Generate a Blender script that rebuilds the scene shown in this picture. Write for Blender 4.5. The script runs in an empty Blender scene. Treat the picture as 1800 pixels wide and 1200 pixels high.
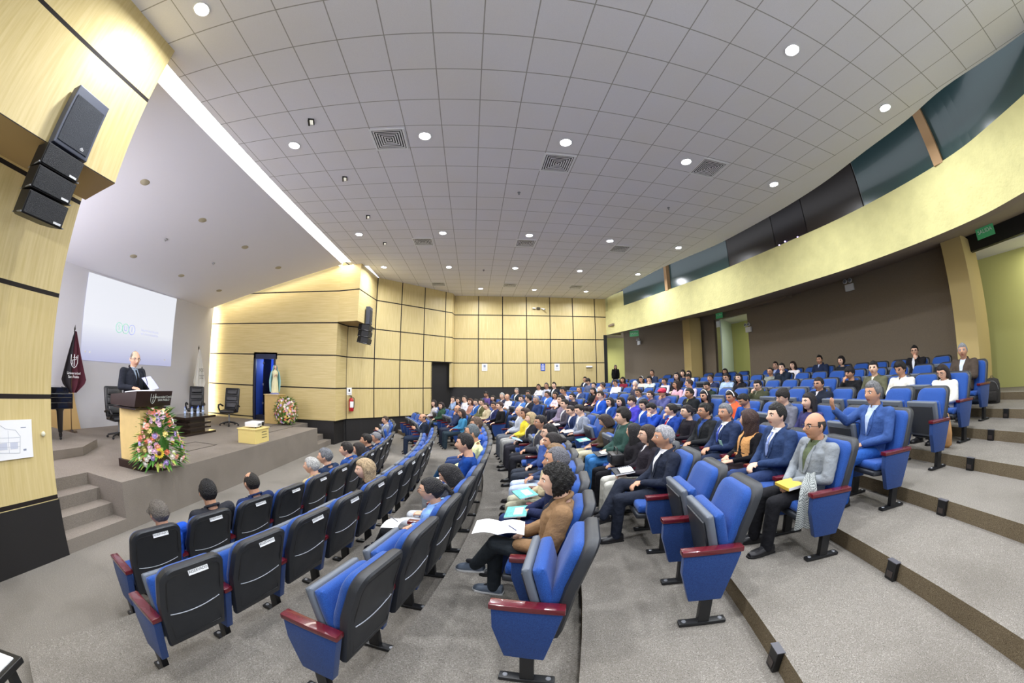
import bpy, bmesh, math, random
from mathutils import Vector, Matrix, Euler
SC = bpy.context.scene
COL = SC.collection
PI = math.pi
rnd = random.Random(7)

# ------------------------------------------------------------------ camera
# x to the back rows, y along the rows, z up; metres; z = 0 is the floor in front of the stage
cd = bpy.data.cameras.new('camera')
cam = bpy.data.objects.new('camera', cd); COL.objects.link(cam)
cd.type = 'PANO'
cd.panorama_type = 'FISHEYE_LENS_POLYNOMIAL'
cd.sensor_width = 36.0
cd.fisheye_fov = math.radians(200)
cd.fisheye_polynomial_k0 = 0.0
cd.fisheye_polynomial_k1 = -8.05732801e-02
cd.fisheye_polynomial_k2 = 1.38277078e-05
cd.fisheye_polynomial_k3 = 2.96040802e-05
cd.fisheye_polynomial_k4 = -4.92231469e-07
CAMZ = 2.32
right = Vector((0.99444, -0.10517, -0.00618)); down = Vector((0.00538, 0.1093, -0.99399)); fwd = Vector((0.10521, 0.98843, 0.10926))
cam.matrix_world = Matrix(((right.x, -down.x, -fwd.x, 0), (right.y, -down.y, -fwd.y, 0), (right.z, -down.z, -fwd.z, CAMZ), (0, 0, 0, 1)))
SC.camera = cam

# ------------------------------------------------------------------ world, exposure
w = bpy.data.worlds.new('world'); SC.world = w; w.use_nodes = True
w.node_tree.nodes['Background'].inputs[0].default_value = (0.86, 0.91, 1.0, 1)
w.node_tree.nodes['Background'].inputs[1].default_value = 1.1
SC.view_settings.view_transform = 'Standard'
SC.view_settings.look = 'None'
SC.view_settings.gamma = 1.0
SC.view_settings.use_curve_mapping = False
SC.view_settings.exposure = 0.3
SC.cycles.use_denoising = True
SC.cycles.max_bounces = 7
SC.cycles.diffuse_bounces = 4
SC.cycles.sample_clamp_indirect = 6.0
SC.cycles.caustics_reflective = False
SC.cycles.caustics_refractive = False

CZ = 4.058 + CAMZ          # ceiling
LIGHTS = [(-3.36, 2.0), (-0.93, 2.0), (1.52, 2.0), (3.9, 2.0), (6.3, 2.0),
          (-3.35, 5.03), (-0.93, 5.03), (1.5, 5.03), (3.93, 5.03), (6.33, 5.03),
          (-3.36, 9.25), (-0.94, 9.25), (1.5, 9.27), (3.94, 9.3), (6.33, 9.3),
          (-3.37, 12.28), (-0.97, 12.3), (1.45, 12.3), (3.9, 12.33), (6.32, 12.33),
          (0.24, 15.32), (2.66, 15.32), (5.11, 15.33), (0.24, -1.0), (2.66, -1.0), (5.11, -1.0)]  # last three: unseen row behind the camera, added to light the near seats
for lx, ly in LIGHTS:
    ld = bpy.data.lights.new('downlight_lamp', 'AREA'); ld.shape = 'DISK'; ld.size = 0.17
    ld.energy = 62.0; ld.color = (0.93, 0.96, 1.0); ld.spread = math.radians(165)
    lo = bpy.data.objects.new('downlight_lamp', ld); COL.objects.link(lo); lo.location = (lx, ly, CZ - 0.035)

# ------------------------------------------------------------------ helpers
def lin(c):
    return c / 12.92 if c <= 0.04045 else ((c + 0.055) / 1.055) ** 2.4
def hexc(h):
    h = h.lstrip('#'); return tuple(lin(int(h[i:i + 2], 16) / 255) for i in (0, 2, 4)) + (1.0,)
MATS = {}
def mat(name, colour, rough=0.6, metal=0.0, emit=0.0, bump=0.0, bscale=60.0, var=0.0, vscale=8.0, spec=0.5, coat=0.0, alpha=1.0, trans=0.0, sheen=0.0):
    if name in MATS: return MATS[name]
    m = bpy.data.materials.new(name); m.use_nodes = True; nt = m.node_tree; N = nt.nodes; L = nt.links
    b = N['Principled BSDF']; c = hexc(colour) if isinstance(colour, str) else tuple(colour) + (1.0,)
    b.inputs['Base Color'].default_value = c; b.inputs['Roughness'].default_value = rough; b.inputs['Metallic'].default_value = metal
    b.inputs['Specular IOR Level'].default_value = spec; b.inputs['Coat Weight'].default_value = coat
    b.inputs['Transmission Weight'].default_value = trans; b.inputs['Sheen Weight'].default_value = sheen
    if emit: b.inputs['Emission Color'].default_value = c; b.inputs['Emission Strength'].default_value = emit
    if var or bump:
        tc = N.new('ShaderNodeTexCoord')
    if var:
        n = N.new('ShaderNodeTexNoise'); n.inputs['Scale'].default_value = vscale; n.inputs['Detail'].default_value = 4
        L.new(tc.outputs['Object'], n.inputs['Vector'])
        mx = N.new('ShaderNodeMix'); mx.data_type = 'RGBA'
        mx.inputs[6].default_value = tuple(v * (1 - var) for v in c[:3]) + (1,)
        mx.inputs[7].default_value = tuple(min(1, v * (1 + var)) for v in c[:3]) + (1,)
        mr = N.new('ShaderNodeMapRange'); mr.inputs[1].default_value = 0.3; mr.inputs[2].default_value = 0.7
        L.new(n.outputs[0], mr.inputs[0]); L.new(mr.outputs[0], mx.inputs[0]); L.new(mx.outputs[2], b.inputs['Base Color'])
    if bump:
        n2 = N.new('ShaderNodeTexNoise'); n2.inputs['Scale'].default_value = bscale; n2.inputs['Detail'].default_value = 3
        L.new(tc.outputs['Object'], n2.inputs['Vector'])
        bp = N.new('ShaderNodeBump'); bp.inputs['Strength'].default_value = bump; bp.inputs['Distance'].default_value = 0.02
        L.new(n2.outputs[0], bp.inputs['Height']); L.new(bp.outputs[0], b.inputs['Normal'])
    MATS[name] = m; return m
def math_node(nt, op, a, b=None, c=None):
    n = nt.nodes.new('ShaderNodeMath'); n.operation = op
    for i, v in enumerate((a, b, c)):
        if v is None: continue
        if hasattr(v, 'links'): nt.links.new(v, n.inputs[i])
        else: n.inputs[i].default_value = v
    return n.outputs[0]
def mixc(nt, fac, a, b):
    n = nt.nodes.new('ShaderNodeMix'); n.data_type = 'RGBA'
    for i, v in ((0, fac), (6, a), (7, b)):
        if hasattr(v, 'links'): nt.links.new(v, n.inputs[i])
        elif i == 0: n.inputs[0].default_value = v
        else: n.inputs[i].default_value = hexc(v) if isinstance(v, str) else v
    return n.outputs[2]
def noise(nt, vec, scale, detail=4, rough=0.5):
    n = nt.nodes.new('ShaderNodeTexNoise'); n.inputs['Scale'].default_value = scale; n.inputs['Detail'].default_value = detail; n.inputs['Roughness'].default_value = rough
    nt.links.new(vec, n.inputs['Vector']); return n.outputs[0]
def ramp(nt, v, lo, hi):
    n = nt.nodes.new('ShaderNodeMapRange'); n.inputs[1].default_value = lo; n.inputs[2].default_value = hi; nt.links.new(v, n.inputs[0]); return n.outputs[0]

class MB:
    """collects shapes and links them as one mesh object"""
    def __init__(s): s.bm = bmesh.new(); s.uv = s.bm.loops.layers.uv.new('uv'); s.mi = 0
    def _face(s, vs):
        try: f = s.bm.faces.new(vs); f.material_index = s.mi; return f
        except ValueError: return None
    def box(s, x0, x1, y0, y1, z0, z1, bevel=0.0, M=None):
        c = [(x0, y0, z0), (x1, y0, z0), (x1, y1, z0), (x0, y1, z0), (x0, y0, z1), (x1, y0, z1), (x1, y1, z1), (x0, y1, z1)]
        vs = [s.bm.verts.new(p) for p in c]
        fs = [s._face([vs[i] for i in q]) for q in ((3, 2, 1, 0), (4, 5, 6, 7), (0, 1, 5, 4), (1, 2, 6, 5), (2, 3, 7, 6), (3, 0, 4, 7))]
        if bevel:
            es = list({e for f in fs for e in f.edges})
            r = bmesh.ops.bevel(s.bm, geom=es, offset=bevel, segments=2, affect='EDGES', profile=0.6)
            for f in r['faces']: f.material_index = s.mi
            vs = list({v for f in r['faces'] for v in f.verts} | {v for v in vs if v.is_valid})
        if M is not None: bmesh.ops.transform(s.bm, matrix=M, verts=[v for v in vs if v.is_valid])
        return s
    def poly(s, pts, uvs=None):
        vs = [s.bm.verts.new(p) for p in pts]; f = s._face(vs)
        if uvs and f:
            for l, u in zip(f.loops, uvs): l[s.uv].uv = u
        return s
    def prism(s, pts, z0, z1, M=None, bevel=0.0):
        """pts in the xy plane, extruded in z"""
        a = [s.bm.verts.new((p[0], p[1], z0)) for p in pts]; b = [s.bm.verts.new((p[0], p[1], z1)) for p in pts]; n = len(pts)
        fs = [s._face(list(reversed(a))), s._face(b)] + [s._face([a[i], a[(i + 1) % n], b[(i + 1) % n], b[i]]) for i in range(n)]
        vs = a + b
        if bevel:
            es = list({e for f in fs if f for e in f.edges})
            r = bmesh.ops.bevel(s.bm, geom=es, offset=bevel, segments=2, affect='EDGES', profile=0.6)
            for f in r['faces']: f.material_index = s.mi
            vs = list({v for f in r['faces'] for v in f.verts} | {v for v in vs if v.is_valid})
        if M is not None: bmesh.ops.transform(s.bm, matrix=M, verts=[v for v in vs if v.is_valid])
        return s
    def loft(s, rings, cap=True, close=True):
        R = [[s.bm.verts.new(p) for p in r] for r in rings]; n = len(R[0])
        for a, b in zip(R, R[1:]):
            for i in range(n if close else n - 1): s._face([a[i], a[(i + 1) % n], b[(i + 1) % n], b[i]])
        if cap: s._face(list(reversed(R[0]))); s._face(R[-1])
        return s
    def tube(s, pts, rad, n=10, cap=True, flat=1.0):
        """round tube along pts; rad number or list"""
        P = [Vector(p) for p in pts]; rs = rad if isinstance(rad, (list, tuple)) else [rad] * len(P); rings = []
        up = Vector((0, 0, 1))
        prev = None
        for i, p in enumerate(P):
            t = (P[min(i + 1, len(P) - 1)] - P[max(i - 1, 0)]).normalized()
            if prev is None:
                a = t.cross(up)
                if a.length < 0.1: a = t.cross(Vector((0, 1, 0)))
                a.normalize()
            else:
                a = prev - t * prev.dot(t)
                a.normalize()
            prev = a; b = t.cross(a)
            rings.append([p + (a * math.cos(2 * PI * k / n) + b * math.sin(2 * PI * k / n) * flat) * rs[i] for k in range(n)])
        return s.loft(rings, cap)
    def capsule(s, a, b, ra, rb, n=12, m=4):
        a = Vector(a); b = Vector(b); t = (b - a)
        if t.length < 1e-6: t = Vector((0, 0, 1e-4))
        tn = t.normalized(); pts = []; rs = []
        for k in range(m): an = PI / 2 * (1 - k / m); pts.append(a - tn * ra * math.sin(an)); rs.append(max(1e-4, ra * math.cos(an)))
        pts.append(a); rs.append(ra); pts.append(b); rs.append(rb)
        for k in range(1, m + 1): an = PI / 2 * k / m; pts.append(b + tn * rb * math.sin(an)); rs.append(max(1e-4, rb * math.cos(an)))
        return s.tube(pts, rs, n)
    def cyl(s, x, y, z0, z1, r0, r1=None, n=20):
        r1 = r0 if r1 is None else r1
        return s.loft([[(x + r * math.cos(2 * PI * k / n), y + r * math.sin(2 * PI * k / n), z) for k in range(n)] for r, z in ((r0, z0), (r1, z1))])
    def lathe(s, prof, x=0, y=0, n=20):
        return s.loft([[(x + r * math.cos(2 * PI * k / n), y + r * math.sin(2 * PI * k / n), z) for k in range(n)] for r, z in prof])
    def ball(s, c, rx, ry=None, rz=None, nu=14, nv=9, fn=None, M=None):
        ry = ry or rx; rz = rz or rx; rings = []
        for j in range(nv + 1):
            ph = PI * j / nv; ph = min(max(ph, 0.02), PI - 0.02)
            ring = []
            for i in range(nu):
                th = 2 * PI * i / nu; d = Vector((math.sin(ph) * math.cos(th), math.sin(ph) * math.sin(th), -math.cos(ph)))
                k = fn(d) if fn else 1.0
                p = Vector((d.x * rx * k, d.y * ry * k, d.z * rz * k))
                if M is not None: p = M @ p
                ring.append(p + Vector(c))
            rings.append(ring)
        return s.loft(rings)
    def mesh(s, name, smooth=None, normals=True):
        if normals: bmesh.ops.recalc_face_normals(s.bm, faces=s.bm.faces[:])
        me = bpy.data.meshes.new(name); s.bm.to_mesh(me); s.bm.free()
        if smooth is not None:
            for p in me.polygons: p.use_smooth = True
            if smooth < 180:
                try: me.set_sharp_from_angle(angle=math.radians(smooth))
                except Exception: pass
        return me
    def build(s, name, m, parent=None, smooth=None, normals=True):
        me = s.mesh(name, smooth, normals)
        for x in (m if isinstance(m, (list, tuple)) else [m]): me.materials.append(x)
        return link(name, me, parent)
def link(name, me, parent=None):
    o = bpy.data.objects.new(name, me); COL.objects.link(o)
    if parent is not None: o.parent = parent
    return o
def tag(o, label=None, cat=None, group=None, kind=None):
    for k, v in (('label', label), ('category', cat), ('group', group), ('kind', kind)):
        if v: o[k] = v
    return o
def struct(o): o['kind'] = 'structure'; return o
def empty(name, loc, rz=0.0, label=None, cat=None, group=None):
    o = bpy.data.objects.new(name, None); COL.objects.link(o); o.empty_display_size = 0.1
    o.location = loc; o.rotation_euler = (0, 0, rz); return tag(o, label, cat, group)
def copy_tree(o, parent=None):
    c = o.copy(); COL.objects.link(c)
    if parent is not None: c.parent = parent
    for ch in o.children: copy_tree(ch, c)
    return c
def text(name, body, size, m, M, parent=None, ext=0.001, align='CENTER'):
    cu = bpy.data.curves.new(name, 'FONT'); cu.body = body; cu.size = size; cu.extrude = ext; cu.align_x = align; cu.align_y = 'CENTER'
    o = bpy.data.objects.new(name, cu); COL.objects.link(o); dg = bpy.context.evaluated_depsgraph_get(); me = bpy.data.meshes.new_from_object(o.evaluated_get(dg)); bpy.data.objects.remove(o)
    me.materials.clear(); me.materials.append(m)
    r = link(name, me, parent); r.matrix_local = M
    return r
def frame(origin, xdir, normal):
    """matrix whose x runs along xdir, z along normal (for text and signs on walls)"""
    z = Vector(normal).normalized(); x = Vector(xdir); x = (x - z * x.dot(z)).normalized(); y = z.cross(x)
    return Matrix(((x.x, y.x, z.x, origin[0]), (x.y, y.y, z.y, origin[1]), (x.z, y.z, z.z, origin[2]), (0, 0, 0, 1)))

# ------------------------------------------------------------------ room materials
def carpet(name, base, dark, light):
    m = bpy.data.materials.new(name); m.use_nodes = True; nt = m.node_tree; b = nt.nodes['Principled BSDF']
    tc = nt.nodes.new('ShaderNodeTexCoord'); g = nt.nodes.new('ShaderNodeNewGeometry'); P = g.outputs['Position']
    f = noise(nt, P, 130, 2, 0.7); c1 = mixc(nt, ramp(nt, f, 0.36, 0.64), dark, light)
    f2 = noise(nt, P, 45, 3, 0.6); c2 = mixc(nt, ramp(nt, f2, 0.3, 0.7), base, c1)
    f3 = noise(nt, P, 1.1, 4); c3 = mixc(nt, math_node(nt, 'MULTIPLY', ramp(nt, f3, 0.48, 0.7), 0.35), c2, dark)
    nt.links.new(c3, b.inputs['Base Color']); b.inputs['Roughness'].default_value = 0.95; b.inputs['Specular IOR Level'].default_value = 0.1
    bp = nt.nodes.new('ShaderNodeBump'); bp.inputs['Strength'].default_value = 0.5; bp.inputs['Distance'].default_value = 0.01
    nt.links.new(f, bp.inputs['Height']); nt.links.new(bp.outputs[0], b.inputs['Normal'])
    return m
CARPET = carpet('carpet_speckled', '#807b74', '#59544d', '#a8a39c')
RISER = carpet('carpet_riser', '#6f6350', '#4c4234', '#877b66')
def wood(name, hu, hv, uo=0.0, vo=0.0, gap=0.022, c0='#c9b57c', c1='#ddcb98', grain_v=True):
    """veneer panels with dark open joints; uv in metres; joints every hu, hv"""
    m = bpy.data.materials.new(name); m.use_nodes = True; nt = m.node_tree; b = nt.nodes['Principled BSDF']
    uv = nt.nodes.new('ShaderNodeUVMap'); uv.uv_map = 'uv'; sp = nt.nodes.new('ShaderNodeSeparateXYZ'); nt.links.new(uv.outputs[0], sp.inputs[0])
    U, V = sp.outputs[0], sp.outputs[1]
    mp = nt.nodes.new('ShaderNodeMapping'); nt.links.new(uv.outputs[0], mp.inputs[0])
    mp.inputs['Scale'].default_value = (28, 1.3, 1) if grain_v else (1.3, 28, 1)
    g1 = noise(nt, mp.outputs[0], 1.0, 6, 0.6); g2 = noise(nt, uv.outputs[0], 0.6, 2)
    c = mixc(nt, ramp(nt, g1, 0.3, 0.72), c0, c1)
    # every panel a slightly different tone
    fl = nt.nodes.new('ShaderNodeCombineXYZ')
    nt.links.new(math_node(nt, 'FLOOR', math_node(nt, 'DIVIDE', math_node(nt, 'SUBTRACT', U, uo), hu if hu else 50.0)), fl.inputs[0])
    nt.links.new(math_node(nt, 'FLOOR', math_node(nt, 'DIVIDE', math_node(nt, 'SUBTRACT', V, vo), hv)), fl.inputs[1])
    wn = nt.nodes.new('ShaderNodeTexWhiteNoise'); wn.noise_dimensions = '2D'; nt.links.new(fl.outputs[0], wn.inputs['Vector'])
    c = mixc(nt, math_node(nt, 'MULTIPLY', wn.outputs['Value'], 0.2), c, '#b89f62')
    def line(x, o, h, g):
        f = math_node(nt, 'PINGPONG', math_node(nt, 'SUBTRACT', x, o), h / 2 if h else 1.0)
        return math_node(nt, 'LESS_THAN', f, g)
    k = line(V, vo, hv, gap)
    # pingpong touches 0 at every whole period
    if hu: k = math_node(nt, 'MAXIMUM', k, line(U, uo, hu, gap))
    nt.links.new(mixc(nt, k, c, '#1d1512'), b.inputs['Base Color'])
    nt.links.new(math_node(nt, 'MULTIPLY_ADD', k, 0.3, 0.42), b.inputs['Roughness']); b.inputs['Specular IOR Level'].default_value = 0.35
    return m
HV = 1.155; VO = 0.82                                       # joint heights 0.82, 1.97, 3.13 ...
WOOD_GRID = wood('maple_panels_square', 1.165, HV, 0.0, VO)
WOOD_BACK = wood('maple_panels_far', 1.165, HV, 0.17, VO)
WOOD_LONG = wood('maple_panels_long', 0, HV, 0.0, VO, grain_v=False)
WOOD_NEAR = wood('maple_panels_near', 0, 1.185, 0.0, 1.935, gap=0.026)
BLACKW = mat('black_wainscot', '#1c1a1b', 0.55, bump=0.2, bscale=200)
PLASTERW = mat('white_stage_wall', '#c9c9ce', 0.8)
CREAM = mat('cream_stucco', '#cfc98f', 0.85, bump=0.55, bscale=16, var=0.07, vscale=3)
OLIVE = mat('olive_wall', '#c2c27c', 0.85)
COLUMN = mat('tan_column', '#b5a06a', 0.8)
BROWNW = mat('brown_fabric_wall', '#827666', 0.95, bump=0.3, bscale=150, var=0.05, vscale=30)
SOFFIT = mat('brown_soffit', '#8c7e6d', 0.9)
EMW = mat('cove_glow', '#fff8e2', emit=9.0)
DARK = mat('gallery_dark', '#1a1718', 0.5)

def wallq(name, a, b, z0, z1, m, u0=0.0, parent=None, thick=0.12, side=1):
    """vertical wall from a to b (xy) with uv in metres, with real thickness behind it"""
    a = Vector((a[0], a[1], 0)); b = Vector((b[0], b[1], 0)); L = (b - a).length; t = (b - a).normalized(); n = Vector((t.y, -t.x, 0)) * side * thick
    mb = MB()
    f = [(a.x, a.y, z0), (b.x, b.y, z0), (b.x, b.y, z1), (a.x, a.y, z1)]; uv = [(u0, z0), (u0 + L, z0), (u0 + L, z1), (u0, z1)]
    g = [(p[0] + n.x, p[1] + n.y, p[2]) for p in f]
    mb.poly(f, uv); mb.poly(list(reversed(g)), list(reversed(uv)))
    for i in range(4):
        j = (i + 1) % 4; mb.poly([f[j], f[i], g[i], g[j]], [uv[j], uv[i], uv[i], uv[j]])
    return struct(mb.build(name, m, parent))

# ------------------------------------------------------------------ ceiling
def ceiling_mat():
    m = bpy.data.materials.new('ceiling_tiles'); m.use_nodes = True; nt = m.node_tree; b = nt.nodes['Principled BSDF']
    g = nt.nodes.new('ShaderNodeNewGeometry'); sp = nt.nodes.new('ShaderNodeSeparateXYZ'); nt.links.new(g.outputs['Position'], sp.inputs[0])
    fx = math_node(nt, 'PINGPONG', math_node(nt, 'ADD', sp.outputs[0], 0.0128 + 61.0), 0.305)
    fy = math_node(nt, 'PINGPONG', math_node(nt, 'ADD', sp.outputs[1], -2.917 + 61.0), 0.305)
    k = math_node(nt, 'LESS_THAN', math_node(nt, 'MINIMUM', fx, fy), 0.0075)
    edge = math_node(nt, 'LESS_THAN', sp.outputs[0], 6.72); k = math_node(nt, 'MULTIPLY', k, edge)
    f = noise(nt, g.outputs['Position'], 260, 2, 0.8); c = mixc(nt, ramp(nt, f, 0.45, 0.75), '#e4e3e8', '#cfced4')
    f2 = noise(nt, g.outputs['Position'], 0.9, 2); c = mixc(nt, math_node(nt, 'MULTIPLY', ramp(nt, f2, 0.4, 0.75), 0.25), c, '#dcd6c6')
    nt.links.new(mixc(nt, k, c, '#a09e9b'), b.inputs['Base Color']); b.inputs['Roughness'].default_value = 0.75; b.inputs['Specular IOR Level'].default_value = 0.25
    return m
FASC = [(5.7, -2.6), (6.6, -1.0), (7.28, 0.5), (7.68, 1.5), (7.95, 3.0), (8.08, 4.7), (8.04, 6.2), (7.98, 7.5), (7.86, 9.4), (7.56, 11.3), (7.08, 14.2), (6.58, 16.75)]
def cr(pts, n=5):
    out = []; P = [Vector((p[0], p[1], 0)) for p in pts]; P = [P[0] * 2 - P[1]] + P + [P[-1] * 2 - P[-2]]
    for i in range(1, len(P) - 2):
        for k in range(n):
            t = k / n; a, b, c, d = P[i - 1], P[i], P[i + 1], P[i + 2]
            out.append(0.5 * ((2 * b) + (c - a) * t + (2 * a - 5 * b + 4 * c - d) * t * t + (3 * b - a - 3 * c + d) * t ** 3))
    out.append(P[-2]); return [(p.x, p.y) for p in out]
FC = cr(FASC)
CEDGE = cr([(6.6, -2.6), (6.76, -0.3), (6.79, 0.98), (7.02, 1.95), (7.18, 3.07), (7.41, 4.34), (7.5, 5.37), (7.52, 6.45), (7.47, 8.0), (7.38, 8.9), (7.09, 10.24), (6.8, 11.92), (6.69, 14.86), (6.6, 16.75)])
mb = MB()
low = [(-4.42, -2.6)] + CEDGE + [(-3.9, 16.75), (-3.9, 12.1), (-4.42, 12.1)]
mb.prism(low, CZ, CZ + 0.06)
struct(mb.build('ceiling', ceiling_mat()))

# ------------------------------------------------------------------ floors
CX, CY = -15.6, 7.0
RIS = [13.42, 14.47, 15.75, 17.02, 18.2, 19.43, 20.6, 21.85, 23.1, 24.4, 26.0]
ZK = [0.0, 0.142, 0.28, 0.42, 0.56, 0.706, 0.852, 1.0, 1.144, 1.29, 1.436, 1.58]
def arc(R, t0, t1, n):
    return [(CX + R * math.cos(t0 + (t1 - t0) * i / n), CY + R * math.sin(t0 + (t1 - t0) * i / n)) for i in range(n + 1)]
mb = MB(); mb.prism([(-5.2, -2.6), (0.3, -2.6), (0.3, 16.75), (-5.2, 16.75)], -0.1, 0.0); struct(mb.build('floor', CARPET))
for k in range(1, 12):
    r0 = RIS[k - 1]; r1 = RIS[k] + 0.02 if k < 11 else 28.6
    tmin = math.radians(-26.0) if k == 1 else -math.asin(9.6 / r0); tmax = math.asin(min(0.99, 9.75 / r0))
    if k == 11: tmax = math.asin(min(0.99, 13 / r0))
    a = arc(r0, tmin, tmax, 48); b = arc(r1, -math.asin(9.6 / r1) if k > 1 else tmin, (math.asin(9.75 / r1) if k < 11 else math.asin(13 / r1)), 48)
    mb = MB(); z = ZK[k]; zb = ZK[k - 1] - 0.05
    for i in range(48):
        mb.mi = 0; mb.poly([(*a[i], z), (*b[i], z), (*b[i + 1], z), (*a[i + 1], z)])
        mb.mi = 1; mb.poly([(*a[i], zb), (*a[i], z), (*a[i + 1], z), (*a[i + 1], zb)]); mb.poly([(*b[i], zb), (*b[i + 1], zb), (*b[i + 1], z), (*b[i], z)])
    mb.poly([(*a[0], zb), (*b[0], zb), (*b[0], z), (*a[0], z)]); mb.poly([(*a[-1], zb), (*a[-1], z), (*b[-1], z), (*b[-1], zb)])
    struct(mb.build('floor_tier', [CARPET, RISER], normals=False))
# ------------------------------------------------------------------ stage
SZ = 0.72
STC = carpet('carpet_stage', '#857d74', '#675f57', '#9a938b')
mb = MB(); mb.prism([(-5.1, 3.68), (-5.1, 10.95), (-6.0, 10.95), (-6.0, 12.2), (-10.5, 12.2), (-10.5, 2.4), (-6.02, 2.4), (-6.02, 3.66)], 0.0, SZ)
struct(mb.build('floor_stage', STC))
mb = MB()
for i, (x0, x1) in enumerate([(-5.42, -5.1), (-5.72, -5.42), (-6.02, -5.72)]):
    mb.box(-6.02, x1, 2.2, 3.68, 0.18 * i, 0.18 * (i + 1))
struct(mb.build('floor_stage_steps', STC))
mb = MB()
for i in range(3): mb.box(-6.0, -5.1 - 0.3 * i, 10.95 + 0.0 * i, 12.25, 0.18 * i, 0.18 * (i + 1))
struct(mb.build('floor_stage_steps', STC))
mb = MB(); mb.prism([(-7.2, 2.4), (-7.2, 4.32), (-7.8, 5.06), (-10.35, 5.06), (-10.35, 2.4)], SZ, 0.88, bevel=0.006)
tag(mb.build('stage_riser', STC, smooth=None), 'low carpeted riser platform under the black piano', 'platform')
# ------------------------------------------------------------------ stage walls
wallq('wall_stage_back', (-10.35, 2.0), (-10.35, 11.8), SZ, 5.3, PLASTERW, side=-1)
wallq('wall_stage_near', (-5.24, 2.0), (-10.35, 2.0), 0, 7.0, PLASTERW, side=-1)
wallq('wall_stage_far', (-10.6, 12.05), (-8.32, 12.05), 0.7, 7.0, WOOD_LONG, side=-1)
wallq('wall_stage_far', (-7.36, 12.05), (-4.9, 12.05), 0.82, 7.0, WOOD_LONG, side=-1, u0=3.24)
wallq('wall_stage_far', (-8.32, 12.05), (-7.36, 12.05), 3.14, 7.0, WOOD_LONG, side=-1, u0=2.28)
wallq('baseboard_stage_far', (-7.36, 12.07), (-4.98, 12.07), 0.0, 0.83, BLACKW, side=-1)
wallq('wall_return', (-4.9, 12.05), (-4.8, 12.85), 0.82, 7.0, WOOD_LONG, side=-1)
wallq('baseboard_return', (-4.98, 12.07), (-4.9, 12.85), 0.0, 0.83, BLACKW, side=-1)
AA = Vector((-4.8, 12.85)); AB = Vector((-1.0, 16.3)); AL = (AB - AA).length
ta = (AB - AA).normalized()
# angled wall in pieces around the door (door from u=4.0 to u=5.13)
def apt(u): p = AA + ta * u; return (p.x, p.y)
DU0, DU1 = 3.95, 5.02
wallq('wall_angled', apt(0), apt(DU0), 0.82, CZ, WOOD_GRID, side=-1)
wallq('wall_angled', apt(DU0), apt(DU1 + 0.05), 3.11, CZ, WOOD_GRID, u0=DU0, side=-1)
wallq('baseboard_angled', (AA.x - 0.02, AA.y + 0.03), (apt(DU0)[0] - 0.02, apt(DU0)[1] + 0.03), 0.0, 0.83, BLACKW, side=-1)
wallq('wall_angled', apt(DU1 + 0.05), (-0.98, 16.75), 1.98, CZ, WOOD_GRID, u0=DU1 + 0.05, side=-1)
wallq('wall_far', (-0.98, 16.75), (6.6, 16.75), 1.975, CZ, WOOD_BACK, u0=-0.98, side=-1)
wallq('baseboard_far', (-1.2, 16.77), (6.6, 16.77), -0.1, 1.98, BLACKW, side=-1)
# dark doorway in the angled wall
mb = MB(); p0, p1 = apt(DU0), apt(DU1 + 0.08); n = Vector((-ta.y, ta.x)) * 0.22
mb.prism([p0, p1, (p1[0] + n.x, p1[1] + n.y), (p0[0] + n.x, p0[1] + n.y)], 0.0, 0.1)
mb.prism([(p0[0] + n.x, p0[1] + n.y), (p1[0] + n.x, p1[1] + n.y), (p1[0] + n.x * 1.4, p1[1] + n.y * 1.4), (p0[0] + n.x * 1.4, p0[1] + n.y * 1.4)], 0.0, 3.12)
mb.prism([p0, (p0[0] + n.x, p0[1] + n.y), (p0[0] + n.x - ta.x * .05, p0[1] + n.y - ta.y * .05), (p0[0] - ta.x * .05, p0[1] - ta.y * .05)], 0.0, 3.12)
struct(mb.build('door_1', BLACKW))
# box bulges with the loudspeakers on them, far and near
mb = MB()
def boxbulge(name, pts, z0, m=WOOD_LONG, under=None):
    mb = MB(); n = len(pts); u = 0
    for i in range(n - 1):
        a, b = pts[i], pts[i + 1]; L = math.hypot(b[0] - a[0], b[1] - a[1])
        mb.mi = 0; mb.poly([(*a, z0), (*b, z0), (*b, CZ), (*a, CZ)], [(u, z0), (u + L, z0), (u + L, CZ), (u, CZ)]); u += L
    mb.mi = 1; mb.poly([(*p, z0) for p in pts])
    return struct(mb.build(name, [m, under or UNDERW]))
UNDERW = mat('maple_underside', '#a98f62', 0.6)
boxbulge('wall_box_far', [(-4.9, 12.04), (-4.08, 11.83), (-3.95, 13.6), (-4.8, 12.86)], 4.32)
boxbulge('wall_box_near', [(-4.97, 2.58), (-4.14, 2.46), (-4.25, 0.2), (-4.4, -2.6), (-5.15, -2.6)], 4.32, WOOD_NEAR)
wallq('wall_near', (-5.1, -2.6), (-5.1, 2.59), 0.71, CZ, WOOD_NEAR, side=-1)
wallq('baseboard_near', (-5.085, -2.6), (-5.085, 2.6), 0.0, 0.715, BLACKW, side=-1)
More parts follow.
